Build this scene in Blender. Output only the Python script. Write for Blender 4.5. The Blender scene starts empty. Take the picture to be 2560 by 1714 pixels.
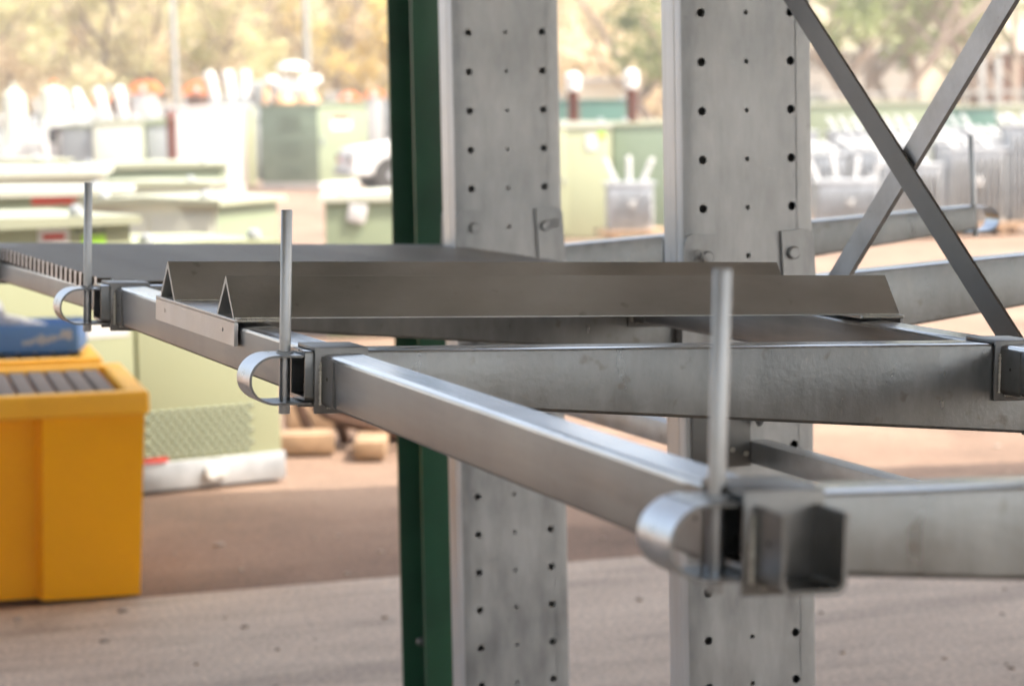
import bpy, bmesh, math, random
from mathutils import Vector, Matrix
PI = math.pi
SC = bpy.context.scene
COL = SC.collection

# ------------------------------------------------------------------ camera
CAM = Vector((-1.91566, -1.74546, 1.55))
YAW = 0.34410
rx = Vector((0.94059856, -0.33898064, -0.01914349))
ry = Vector((0.04995522, 0.08240416, 0.99534619))
rz = Vector((-0.33582558, -0.93717751, 0.09444309))
cam_d = bpy.data.cameras.new('camera')
cam = bpy.data.objects.new('camera', cam_d)
COL.objects.link(cam)
cam.matrix_world = Matrix(((rx.x, ry.x, rz.x, CAM.x), (rx.y, ry.y, rz.y, CAM.y), (rx.z, ry.z, rz.z, CAM.z), (0, 0, 0, 1)))
cam_d.sensor_width = 36.0
cam_d.lens = 92.77
cam_d.clip_start = 0.05
cam_d.clip_end = 2000
cam_d.dof.use_dof = True
cam_d.dof.focus_distance = 3.35
cam_d.dof.aperture_fstop = 6.4
cam_d.dof.aperture_blades = 9
SC.camera = cam

# ------------------------------------------------------------------ light
SUN_TO = Vector((0.50, -0.45, 1.0)).normalized()
elev = math.asin(SUN_TO.z)
W = bpy.data.worlds.new('World'); SC.world = W; W.use_nodes = True
nt = W.node_tree; nt.nodes.clear()
o_ = nt.nodes.new('ShaderNodeOutputWorld'); b_ = nt.nodes.new('ShaderNodeBackground')
sk = nt.nodes.new('ShaderNodeTexSky'); sk.sky_type = 'NISHITA'; sk.sun_disc = False
sk.sun_elevation = elev
sk.sun_rotation = math.atan2(SUN_TO.x, SUN_TO.y)
sk.air_density = 1.0; sk.dust_density = 6.0; sk.ozone_density = 0.3; sk.altitude = 30
b_.inputs['Strength'].default_value = 0.15
hs = nt.nodes.new('ShaderNodeHueSaturation'); hs.inputs['Saturation'].default_value = 0.6
nt.links.new(sk.outputs[0], hs.inputs['Color']); nt.links.new(hs.outputs[0], b_.inputs[0]); nt.links.new(b_.outputs[0], o_.inputs[0])
sun_d = bpy.data.lights.new('sun', 'SUN'); sun_d.energy = 2.2; sun_d.angle = math.radians(0.55)
sun_d.color = (1.0, 0.93, 0.82)
sun = bpy.data.objects.new('sun', sun_d); COL.objects.link(sun)
sun.rotation_euler = SUN_TO.to_track_quat('Z', 'Y').to_euler()
sun.location = (0, 0, 12)
SC.view_settings.view_transform = 'Standard'
SC.view_settings.look = 'None'
SC.view_settings.exposure = 1.82
SC.view_settings.gamma = 1.0
SC.view_settings.use_curve_mapping = False

# ------------------------------------------------------------------ materials
def new_mat(name):
    m = bpy.data.materials.new(name); m.use_nodes = True
    n = m.node_tree.nodes; l = m.node_tree.links
    return m, n, l, n['Principled BSDF']

def ramp(n, stops):
    r = n.new('ShaderNodeValToRGB')
    e = r.color_ramp.elements
    e[0].position, e[0].color = stops[0][0], (*stops[0][1], 1)
    e[1].position, e[1].color = stops[-1][0], (*stops[-1][1], 1)
    for p, c in stops[1:-1]:
        q = e.new(p); q.color = (*c, 1)
    return r

def galv(name, c0, c1, rough=(0.34, 0.5), metallic=0.9, streak=(1, 1, 1), scale=14.0, bump=0.03, spots=0.0, fine=120.0):
    """galvanised / mill-finish metal: cloudy patches, streaks along one axis, fine grain"""
    c0, c1 = [tuple(min(1, v * k) for v, k in zip(c, (0.93, 0.985, 1.04))) for c in (c0, c1)]
    m, n, l, p = new_mat(name)
    tc = n.new('ShaderNodeTexCoord'); mp = n.new('ShaderNodeMapping'); mp.inputs['Scale'].default_value = streak
    l.new(tc.outputs['Object'], mp.inputs[0])
    a = n.new('ShaderNodeTexNoise'); a.inputs['Scale'].default_value = scale; a.inputs['Detail'].default_value = 7; a.inputs['Roughness'].default_value = 0.62
    l.new(mp.outputs[0], a.inputs['Vector'])
    b = n.new('ShaderNodeTexNoise'); b.inputs['Scale'].default_value = fine; b.inputs['Detail'].default_value = 3
    l.new(tc.outputs['Object'], b.inputs['Vector'])
    c = n.new('ShaderNodeTexNoise'); c.inputs['Scale'].default_value = 4.0; c.inputs['Detail'].default_value = 4
    l.new(tc.outputs['Object'], c.inputs['Vector'])
    mx = n.new('ShaderNodeMath'); mx.operation = 'MULTIPLY_ADD'; mx.inputs[1].default_value = 0.55; 
    l.new(a.outputs['Fac'], mx.inputs[0])
    m2 = n.new('ShaderNodeMath'); m2.operation = 'MULTIPLY'; m2.inputs[1].default_value = 0.45
    l.new(c.outputs['Fac'], m2.inputs[0]); l.new(m2.outputs[0], mx.inputs[2])
    r = ramp(n, [(0.36, c0), (0.62, c1)])
    l.new(mx.outputs[0], r.inputs[0])
    out = r.outputs[0]
    if spots > 0:
        v = n.new('ShaderNodeTexNoise'); v.inputs['Scale'].default_value = 38; v.inputs['Detail'].default_value = 2
        l.new(tc.outputs['Object'], v.inputs['Vector'])
        vr = ramp(n, [(0.68, (0, 0, 0)), (0.76, (1, 1, 1))]); l.new(v.outputs['Fac'], vr.inputs[0])
        mm = n.new('ShaderNodeMix'); mm.data_type = 'RGBA'; mm.inputs['B'].default_value = (0.12, 0.105, 0.09, 1)
        ms = n.new('ShaderNodeMath'); ms.operation = 'MULTIPLY'; ms.inputs[1].default_value = spots
        l.new(vr.outputs[0], ms.inputs[0]); l.new(ms.outputs[0], mm.inputs['Factor'])
        l.new(out, mm.inputs['A']); out = mm.outputs['Result']
    l.new(out, p.inputs['Base Color'])
    p.inputs['Metallic'].default_value = metallic
    mr = n.new('ShaderNodeMapRange'); mr.inputs['From Min'].default_value = 0.3; mr.inputs['From Max'].default_value = 0.7
    mr.inputs['To Min'].default_value = rough[0]; mr.inputs['To Max'].default_value = rough[1]
    l.new(a.outputs['Fac'], mr.inputs[0]); l.new(mr.outputs[0], p.inputs['Roughness'])
    ad = n.new('ShaderNodeMath'); ad.operation = 'ADD'; l.new(a.outputs['Fac'], ad.inputs[0]); l.new(b.outputs['Fac'], ad.inputs[1])
    bp = n.new('ShaderNodeBump'); bp.inputs['Strength'].default_value = bump * 10; bp.inputs['Distance'].default_value = 0.0006
    l.new(ad.outputs[0], bp.inputs['Height']); l.new(bp.outputs[0], p.inputs['Normal'])
    return m

def paint(name, c, rough=0.5, var=0.12, scale=3.0, metallic=0.0, spec=0.5, dirt=None):
    m, n, l, p = new_mat(name)
    tc = n.new('ShaderNodeTexCoord')
    a = n.new('ShaderNodeTexNoise'); a.inputs['Scale'].default_value = scale; a.inputs['Detail'].default_value = 6
    l.new(tc.outputs['Object'], a.inputs['Vector'])
    lo = tuple(x * (1 - var) for x in c) if dirt is None else dirt
    hi = tuple(min(1, x * (1 + var * 0.6)) for x in c)
    r = ramp(n, [(0.3, lo), (0.5, c), (0.75, hi)])
    l.new(a.outputs['Fac'], r.inputs[0]); l.new(r.outputs[0], p.inputs['Base Color'])
    p.inputs['Roughness'].default_value = rough; p.inputs['Metallic'].default_value = metallic
    p.inputs['Specular IOR Level'].default_value = spec
    return m

M = {}
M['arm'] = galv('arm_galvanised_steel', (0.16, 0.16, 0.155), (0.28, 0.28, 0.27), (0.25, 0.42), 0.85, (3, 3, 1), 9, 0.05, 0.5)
M['armtop'] = galv('arm_top_painted_sheen', (0.42, 0.43, 0.44), (0.70, 0.71, 0.72), (0.10, 0.32), 0.92, (0.7, 40, 40), 4, 0.02)  # paler arm top, bright sky reflection put into the colour
M['plate'] = galv('plate_galvanised_steel', (0.14, 0.14, 0.135), (0.27, 0.265, 0.255), (0.32, 0.48), 0.9, (1, 1, 1), 16, 0.05, 0.3)
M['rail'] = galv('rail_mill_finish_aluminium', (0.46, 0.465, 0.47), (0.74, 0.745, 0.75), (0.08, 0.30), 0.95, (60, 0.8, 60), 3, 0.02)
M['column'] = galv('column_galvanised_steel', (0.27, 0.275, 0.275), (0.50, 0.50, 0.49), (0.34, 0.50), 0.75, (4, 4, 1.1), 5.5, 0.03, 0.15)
M['railside'] = galv('rail_side_darkened', (0.13, 0.133, 0.138), (0.31, 0.30, 0.28), (0.32, 0.50), 0.85, (16, 1.3, 16), 2.2, 0.014, 0.25)  # darker copy of the rail metal, side shade put into the colour
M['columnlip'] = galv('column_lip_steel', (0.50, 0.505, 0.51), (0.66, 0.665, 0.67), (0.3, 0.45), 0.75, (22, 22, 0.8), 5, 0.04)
M['vee'] = galv('dull_angle_steel', (0.39, 0.39, 0.375), (0.64, 0.635, 0.61), (0.28, 0.56), 0.85, (0.5, 1, 1), 7, 0.06, 0.3)
M['veeedge'] = galv('cut_edge_and_highlight', (0.42, 0.42, 0.40), (0.6, 0.6, 0.57), (0.4, 0.6), 0.7, (1, 1, 1), 50, 0.1)
M['bracket'] = galv('bracket_galvanised_steel', (0.46, 0.455, 0.44), (0.64, 0.62, 0.59), (0.36, 0.5), 0.85, (1, 1, 1), 12, 0.05, 0.2)
M['grate'] = galv('grating_bar_steel', (0.19, 0.178, 0.163), (0.36, 0.34, 0.31), (0.38, 0.55), 0.85, (0.6, 30, 30), 6, 0.04)
M['barshade'] = paint('grating_side_painted_shade', (0.085, 0.068, 0.055), 0.8, 0.3, 20, 0.2)  # dark bar sides paint the shade in the grating gaps
M['rod'] = galv('rod_zinc_steel', (0.34, 0.35, 0.355), (0.52, 0.53, 0.535), (0.32, 0.44), 0.92, (1, 1, 0.3), 30, 0.05)
M['strap'] = galv('strap_zinc_steel', (0.40, 0.425, 0.45), (0.66, 0.68, 0.70), (0.24, 0.40), 0.95, (1, 1, 1), 26, 0.04)
M['weld'] = galv('weld_bead_metal', (0.42, 0.40, 0.35), (0.72, 0.69, 0.6), (0.35, 0.5), 0.8, (1, 1, 1), 60, 0.1)
M['brace'] = galv('brace_dark_steel', (0.15, 0.15, 0.145), (0.23, 0.225, 0.215), (0.42, 0.55), 0.85, (1, 1, 1), 6, 0.04)
M['brace2'] = galv('brace_pale_steel', (0.34, 0.34, 0.34), (0.56, 0.56, 0.555), (0.34, 0.5), 0.85, (1, 1, 1), 14, 0.05, 0.5)
M['green_post'] = paint('dark_green_paint', (0.016, 0.088, 0.046), 0.38, 0.3, 5)
M['roof'] = paint('roof_sheet_paint', (0.42, 0.41, 0.38), 0.6)
M['kiosk'] = paint('pale_green_enamel', (0.35, 0.37, 0.23), 0.5, 0.06, 1.5)
M['kiosk2'] = paint('sage_green_enamel', (0.22, 0.26, 0.165), 0.5, 0.08, 1.5)
M['kioskdark'] = paint('sage_enamel_darkened', (0.17, 0.22, 0.15), 0.5, 0.1, 2)  # painted shade of cabinet faces, also lettering and slats
M['kioskwhite'] = paint('cream_white_enamel', (0.50, 0.51, 0.42), 0.45, 0.05, 1.5)
M['lid'] = paint('lid_pale_cream_enamel', (0.36, 0.375, 0.27), 0.45, 0.08, 2)
M['grey'] = paint('grey_enamel', (0.26, 0.28, 0.28), 0.5, 0.1, 2)
M['white'] = paint('white_paint', (0.66, 0.65, 0.62), 0.4, 0.05, 3)
M['silver'] = galv('transformer_tank_silver', (0.36, 0.355, 0.35), (0.54, 0.53, 0.515), (0.42, 0.6), 0.35, (1, 1, 1), 8, 0.03)
M['finshade'] = paint('grey_tank_paint', (0.36, 0.36, 0.35), 0.5, 0.1, 4)
M['teal'] = paint('teal_container_paint', (0.06, 0.14, 0.11), 0.5, 0.15, 2)
M['porcelain'] = paint('brown_glazed_porcelain', (0.16, 0.045, 0.025), 0.2, 0.15, 8)
M['porcelain_w'] = paint('white_glazed_porcelain', (0.55, 0.545, 0.53), 0.35, 0.05, 8)
M['orange'] = paint('orange_plastic', (0.75, 0.20, 0.05), 0.45, 0.15, 6)
M['paleorange'] = paint('pale_orange_plastic', (0.72, 0.40, 0.20), 0.5, 0.1, 6)
M['red'] = paint('red_plastic', (0.55, 0.05, 0.03), 0.45, 0.1, 6)
M['yellow'] = paint('yellow_plastic', (1.0, 0.45, 0.002), 0.55, 0.07, 2.5, 0.0, 0.2)
M['yellow_top'] = paint('yellow_plastic_worn', (1.0, 0.50, 0.02), 0.5, 0.1, 4)
M['deck'] = paint('brown_grey_deck_plastic', (0.21, 0.175, 0.15), 0.85, 0.15, 6, 0.0, 0.15)
M['blue'] = paint('blue_carton_print', (0.09, 0.22, 0.50), 0.5, 0.1, 6)
M['paper'] = paint('white_paper', (0.50, 0.49, 0.48), 0.7, 0.12, 10)
M['lime'] = paint('lime_sticker', (0.42, 0.78, 0.08), 0.5, 0.05, 10)
M['timber'] = paint('sawn_timber', (0.34, 0.22, 0.13), 0.8, 0.35, 12)
M['rust'] = paint('rusty_brown_steel', (0.10, 0.05, 0.03), 0.75, 0.4, 9)
M['rubber'] = paint('black_rubber', (0.03, 0.028, 0.025), 0.7, 0.2, 9)
M['dark'] = paint('dark_recess', (0.02, 0.02, 0.02), 0.6, 0.1, 9)
M['fillwall'] = paint('grey_fill_panel', (0.45, 0.45, 0.44), 0.7, 0.15, 1)  # panels of the added wall behind the camera
M['glass'] = paint('vehicle_glass', (0.03, 0.035, 0.04), 0.08, 0.1, 4)
M['concretewall'] = paint('rendered_wall', (0.52, 0.47, 0.42), 0.85, 0.12, 2)
M['creamwall'] = paint('cream_wall', (0.80, 0.72, 0.55), 0.8, 0.06, 1)
M['stone'] = paint('dusty_pebbles', (0.36, 0.30, 0.25), 0.9, 0.3, 30)
M['brownwall'] = paint('brown_brick_wall', (0.22, 0.11, 0.075), 0.85, 0.2, 2)
M['bark'] = paint('pale_bark', (0.30, 0.23, 0.18), 0.9, 0.3, 6)
M['pole'] = paint('pale_grey_pole', (0.30, 0.30, 0.28), 0.6, 0.05, 2)
M['leaf_dry'] = paint('dry_olive_leaves', (0.62, 0.60, 0.33), 0.75, 0.15, 0.35, dirt=(0.70, 0.61, 0.45))
M['leaf_tan'] = paint('tan_leaves', (0.78, 0.67, 0.50), 0.75, 0.15, 0.35, dirt=(0.64, 0.58, 0.38))
M['leaf_green'] = paint('green_leaves', (0.30, 0.34, 0.14), 0.6, 0.3, 0.8, dirt=(0.17, 0.22, 0.08))
M['leaf_yellow'] = paint('yellow_blossom', (0.82, 0.66, 0.25), 0.7, 0.2, 0.6)

def leafy(m, c):
    n = m.node_tree.nodes; l = m.node_tree.links; p = n['Principled BSDF']
    tr = n.new('ShaderNodeBsdfTranslucent'); mx = n.new('ShaderNodeMixShader'); mx.inputs[0].default_value = 0.5
    src = p.inputs['Base Color'].links[0].from_socket
    l.new(src, tr.inputs[0]); l.new(p.outputs[0], mx.inputs[1]); l.new(tr.outputs[0], mx.inputs[2])
    l.new(mx.outputs[0], n['Material Output'].inputs[0])
for k_ in ('leaf_dry', 'leaf_tan', 'leaf_green', 'leaf_yellow'): leafy(M[k_], None)

def ground_mat(name, stops, sc=0.8, speck=True, streak=(1, 1, 1), rough=0.9, fines=90):
    m, n, l, p = new_mat(name)
    tc = n.new('ShaderNodeTexCoord'); mp = n.new('ShaderNodeMapping'); mp.inputs['Scale'].default_value = streak
    l.new(tc.outputs['Object'], mp.inputs[0])
    a = n.new('ShaderNodeTexNoise'); a.inputs['Scale'].default_value = sc; a.inputs['Detail'].default_value = 9; a.inputs['Roughness'].default_value = 0.65
    l.new(mp.outputs[0], a.inputs['Vector'])
    r = ramp(n, stops); l.new(a.outputs['Fac'], r.inputs[0]); out = r.outputs[0]
    b = n.new('ShaderNodeTexNoise'); b.inputs['Scale'].default_value = fines; b.inputs['Detail'].default_value = 4
    l.new(tc.outputs['Object'], b.inputs['Vector'])
    if speck:
        br = ramp(n, [(0.38, (0.62, 0.62, 0.62)), (0.6, (1, 1, 1)), (0.72, (1.35, 1.3, 1.25))]); l.new(b.outputs['Fac'], br.inputs[0])
        mm = n.new('ShaderNodeMix'); mm.data_type = 'RGBA'; mm.blend_type = 'MULTIPLY'; mm.inputs['Factor'].default_value = 0.9
        l.new(out, mm.inputs['A']); l.new(br.outputs[0], mm.inputs['B']); out = mm.outputs['Result']
    sn = n.new('ShaderNodeTexNoise'); sn.inputs['Scale'].default_value = 0.9; sn.inputs['Detail'].default_value = 5; sn.inputs['Distortion'].default_value = 1.2
    l.new(mp.outputs[0], sn.inputs['Vector'])
    sr = ramp(n, [(0.34, (0.62, 0.60, 0.58)), (0.46, (1, 1, 1)), (0.62, (1, 1, 1)), (0.74, (1.12, 1.1, 1.06))]); l.new(sn.outputs['Fac'], sr.inputs[0])
    m3 = n.new('ShaderNodeMix'); m3.data_type = 'RGBA'; m3.blend_type = 'MULTIPLY'; m3.inputs['Factor'].default_value = 0.6
    l.new(out, m3.inputs['A']); l.new(sr.outputs[0], m3.inputs['B']); out = m3.outputs['Result']
    l.new(out, p.inputs['Base Color']); p.inputs['Roughness'].default_value = rough
    bp = n.new('ShaderNodeBump'); bp.inputs['Strength'].default_value = 0.5; bp.inputs['Distance'].default_value = 0.01
    l.new(b.outputs['Fac'], bp.inputs['Height']); l.new(bp.outputs[0], p.inputs['Normal'])
    return m
M['asphalt'] = ground_mat('dusty_red_gravel_asphalt', [(0.3, (0.17, 0.11, 0.075)), (0.5, (0.26, 0.168, 0.115)), (0.7, (0.34, 0.235, 0.165))], 0.7)
M['concrete'] = ground_mat('stained_concrete', [(0.3, (0.42, 0.32, 0.235)), (0.5, (0.55, 0.425, 0.32)), (0.7, (0.64, 0.51, 0.39))], 1.6, True, (1.0, 3.2, 1), 0.6, 60)
M['earth'] = ground_mat('dry_earth_and_grass', [(0.3, (0.30, 0.21, 0.12)), (0.7, (0.42, 0.33, 0.2))], 0.2)

# ------------------------------------------------------------------ mesh helpers
class MB:
    def __init__(s): s.bm = bmesh.new()
    def box(s, x0, x1, y0, y1, z0, z1, bev=0.0, rot=None, piv=None, seg=2):
        c = Vector(((x0 + x1) / 2, (y0 + y1) / 2, (z0 + z1) / 2))
        mt = Matrix.Translation(c) @ Matrix.Diagonal((x1 - x0, y1 - y0, z1 - z0, 1))
        r = bmesh.ops.create_cube(s.bm, size=1, matrix=mt)
        vs = r['verts']
        if bev > 0:
            es = list({e for v in vs for e in v.link_edges})
            rr = bmesh.ops.bevel(s.bm, geom=es, offset=bev, segments=seg, affect='EDGES', profile=0.5)
            vs = list({v for f in rr['faces'] for v in f.verts} | {v for v in vs if v.is_valid})
        if rot is not None:
            pv = Vector(piv) if piv is not None else c
            bmesh.ops.transform(s.bm, matrix=Matrix.Translation(pv) @ rot.to_4x4() @ Matrix.Translation(-pv), verts=vs)
        return s
    def prism(s, prof, axis, a, b):
        def P(p, t):
            return {'x': (t, p[0], p[1]), 'y': (p[0], t, p[1]), 'z': (p[0], p[1], t)}[axis]
        A = [s.bm.verts.new(P(p, a)) for p in prof]; B = [s.bm.verts.new(P(p, b)) for p in prof]
        n = len(prof); fs = []
        for i in range(n):
            j = (i + 1) % n; fs.append(s.bm.faces.new((A[i], A[j], B[j], B[i])))
        fs.append(s.bm.faces.new(A[::-1])); fs.append(s.bm.faces.new(B))
        bmesh.ops.recalc_face_normals(s.bm, faces=fs); return s
    def loft(s, rings, closed=True, cap=True):
        R = [[s.bm.verts.new(p) for p in r] for r in rings]; fs = []
        n = len(rings[0])
        for k in range(len(R) - 1):
            for i in range(n if closed else n - 1):
                j = (i + 1) % n; fs.append(s.bm.faces.new((R[k][i], R[k][j], R[k + 1][j], R[k + 1][i])))
        if cap and closed:
            fs.append(s.bm.faces.new(R[0][::-1])); fs.append(s.bm.faces.new(R[-1]))
        bmesh.ops.recalc_face_normals(s.bm, faces=fs); return s
    def tube(s, path, r, n=14, cap=True):
        path = [Vector(p) for p in path]; rings = []
        t0 = (path[1] - path[0]).normalized()
        ref = Vector((0, 0, 1)) if abs(t0.z) < 0.9 else Vector((1, 0, 0))
        u = t0.cross(ref).normalized()
        for i, p in enumerate(path):
            t = (path[min(i + 1, len(path) - 1)] - path[max(i - 1, 0)]).normalized()
            u = (u - t * u.dot(t)).normalized(); v = t.cross(u)
            rr = r[i] if isinstance(r, (list, tuple)) else r
            rings.append([tuple(p + u * math.cos(2 * PI * k / n) * rr + v * math.sin(2 * PI * k / n) * rr) for k in range(n)])
        return s.loft(rings, True, cap)
    def lathe(s, prof, base=(0, 0, 0), rot=None, n=20):
        base = Vector(base); R = rot.to_3x3() if rot is not None else Matrix.Identity(3)
        rings = [[tuple(base + R @ Vector((r * math.cos(2 * PI * k / n), r * math.sin(2 * PI * k / n), z))) for k in range(n)] for r, z in prof]
        return s.loft(rings, True, True)
    def quad(s, a, b, c, d):
        s.bm.faces.new([s.bm.verts.new(p) for p in (a, b, c, d)]); return s
    def weld(s, a, b, r, n=14, seed=1):
        """row of overlapping flattened beads from a to b"""
        a = Vector(a); b = Vector(b); rnd = random.Random(seed)
        for i in range(n):
            c = a.lerp(b, (i + 0.5) / n)
            rr = r * rnd.uniform(0.75, 1.2)
            mt = Matrix.Translation(c) @ Matrix.Diagonal((rr * rnd.uniform(.8, 1.2), rr * 0.9, rr * rnd.uniform(0.8, 1.2), 1))
            bmesh.ops.create_icosphere(s.bm, subdivisions=1, radius=1, matrix=mt)
        return s

def mesh_of(name, mb, mat, smooth=35):
    me = bpy.data.meshes.new(name); mb.bm.to_mesh(me); mb.bm.free()
    if isinstance(mat, (list, tuple)):
        for q in mat: me.materials.append(q)
    else: me.materials.append(mat)
    if smooth:
        me.shade_smooth(); me.set_sharp_from_angle(angle=math.radians(smooth))
    return me

def obj(name, mb, mat, parent=None, loc=(0, 0, 0), rot=(0, 0, 0), smooth=35, label=None, cat=None, group=None, kind=None):
    me = mb if isinstance(mb, bpy.types.Mesh) else mesh_of(name, mb, mat, smooth)
    o = bpy.data.objects.new(name, me); COL.objects.link(o)
    o.location = loc; o.rotation_euler = rot
    if parent: o.parent = parent
    for k, v in (('label', label), ('category', cat), ('group', group), ('kind', kind)):
        if v: o[k] = v
    return o

def thing(name, label, cat, loc=(0, 0, 0), rot=(0, 0, 0), group=None):
    o = bpy.data.objects.new(name, None); COL.objects.link(o)
    o.empty_display_size = 0.1
    o.location = loc; o.rotation_euler = rot; o['label'] = label; o['category'] = cat
    if group: o['group'] = group
    return o

def copy_tree(o, parent=None, **kw):
    c = o.copy(); COL.objects.link(c)
    if parent is not None: c.parent = parent
    for k, v in kw.items():
        if k == 'loc': c.location = v
        elif k == 'rot': c.rotation_euler = v
        else: c[k] = v
    for ch in list(o.children): copy_tree(ch, c)
    return c

def yard(u, v, z=0.0):
    """yard coordinates: metres to the right (u) and forward (v) of where the photographer stands"""
    return (CAM.x + u * math.cos(YAW) + v * math.sin(YAW), CAM.y - u * math.sin(YAW) + v * math.cos(YAW), z)

def hole_plate(mb, xs, zs, holes, y, th, seg=14):
    """sheet in the xz plane at y (front) with round holes; holes[(i,j)] = (cx, cz, r); the rim is th deep"""
    bm = mb.bm; V = {}
    def v(x, yy, z):
        k = (round(x, 6), round(yy, 6), round(z, 6))
        if k not in V: V[k] = bm.verts.new((x, yy, z))
        return V[k]
    for i in range(len(xs) - 1):
        for j in range(len(zs) - 1):
            x0, x1, z0, z1 = xs[i], xs[i + 1], zs[j], zs[j + 1]
            cs = [v(x1, y, z1), v(x0, y, z1), v(x0, y, z0), v(x1, y, z0)]
            if (i, j) not in holes:
                bm.faces.new(cs); continue
            cx, cz, r = holes[(i, j)]
            n = 16
            ring = [v(cx + r * math.cos(2 * PI * (k + 0.0) / n + PI / 4), y, cz + r * math.sin(2 * PI * k / n + PI / 4)) for k in range(n)]
            rb = [v(cx + r * math.cos(2 * PI * k / n + PI / 4), y + th, cz + r * math.sin(2 * PI * k / n + PI / 4)) for k in range(n)]
            for q in range(4):
                seq = [ring[(q * 4 + t) % n] for t in range(5)]
                bm.faces.new([cs[q], cs[(q + 1) % 4]] + seq[::-1])
            for k in range(n):
                bm.faces.new((ring[k], ring[(k + 1) % n], rb[(k + 1) % n], rb[k]))

# ------------------------------------------------------------------ ground, slab, roof
mb = MB(); mb.quad((-400, -300, -0.02), (400, -300, -0.02), (400, 600, -0.02), (-400, 600, -0.02))
obj('ground', mb, M['earth'], kind='structure', smooth=0)
a = [yard(-30, -12, -0.015), yard(34, -12, -0.015), yard(34, 56, -0.015), yard(-30, 56, -0.015)]
mb = MB(); mb.quad(*a); obj('yard_asphalt', mb, M['asphalt'], kind='structure', smooth=0)
mb = MB(); mb.box(-12, 14, -15, 6.32, -0.3, 0.0); obj('concrete_slab', mb, M['concrete'], kind='structure', smooth=0)

# ------------------------------------------------------------------ rack columns
S = 1.22
PITCH = 0.0831; Z0 = 1.678
def make_column(label):
    t = thing('rack_column', label, 'rack column', group='perforated steel columns of the storage rack')
    zlow, zhigh = 0.012, 4.2
    ks = list(range(int((Z0 - zhigh) / PITCH) + 2, int((Z0 - zlow) / PITCH)))
    zc = [Z0 - k * PITCH for k in ks]
    zs = sorted([z + PITCH / 2 for z in zc] + [zlow, zhigh])
    zs = sorted(set([zlow] + [z - PITCH / 2 for z in zc] + [max(zc) + PITCH / 2, zhigh]))
    xs = [-0.094, -0.062, 0.062, 0.094]
    rows = {}
    for j in range(len(zs) - 1):
        mid = (zs[j] + zs[j + 1]) / 2
        near = min(zc, key=lambda q: abs(q - mid))
        if abs(near - mid) < 0.002:
            rows[j] = near
    holes = {}
    for j, z in rows.items():
        holes[(0, j)] = (-0.0835, z, 0.0076)
        holes[(2, j)] = (0.0835, z, 0.0076)
        holes[(1, j)] = (0.0, z, 0.0042)
    mb = MB(); hole_plate(mb, xs, zs, holes, 0.0015 - 0.055, 0.0035)
    obj('web_plate', mb, M['column'], t, smooth=30)
    # folded sides and back, open at the web
    prof = [(-0.094, -0.0535), (-0.0932, -0.055), (-0.1165, -0.055), (-0.1205, -0.0537), (-0.1225, -0.050)]
    prof += [(-0.1225, -0.031), (-0.1212, -0.030), (-0.1212, -0.026), (-0.1225, -0.025), (-0.1225, 0.026), (-0.1205, 0.029), (-0.1175, 0.030)]
    full = prof + [(-x, y) for x, y in prof[::-1]]
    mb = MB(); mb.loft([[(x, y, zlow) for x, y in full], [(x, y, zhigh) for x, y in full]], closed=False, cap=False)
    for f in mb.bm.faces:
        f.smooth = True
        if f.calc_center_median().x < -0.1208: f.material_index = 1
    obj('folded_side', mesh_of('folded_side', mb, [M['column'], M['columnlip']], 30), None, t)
    mb = MB(); mb.box(-0.17, 0.17, -0.11, 0.085, 0.0, 0.012, 0.002); obj('base_plate', mb, M['plate'], t)
    return t
col = make_column('wide galvanized rack column right of centre, behind the big crossed braces')
col.location = (0, 2 * S, 0)
copy_tree(col, loc=(0, 3 * S, 0), label='farther galvanized rack column, directly beside the dark green post')
copy_tree(col, loc=(0, 1 * S, 0), label='rack column outside the frame that carries the long middle arm')
copy_tree(col, loc=(0, 0, 0), label='nearest rack column, outside the right edge of the frame')

# ------------------------------------------------------------------ cantilever arms
TILT = 0.041
ZR = 1.2117     # height of the arm top at the column line
def hairpin(mb, x, y, z, flip=1):
    pts = []
    for k in range(19):
        a_ = 2 * PI * k / 18 * 0.86 + 0.3
        pts.append((x - flip * (0.020 + 0.009 * math.cos(a_)), y - 0.004, z + 0.006 + 0.0085 * math.sin(a_)))
    pts = [(x, y - 0.003, z)] + pts + [(x - flip * 0.002, y - 0.006, z - 0.004)]
    mb.tube(pts, 0.0013, 6)

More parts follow.
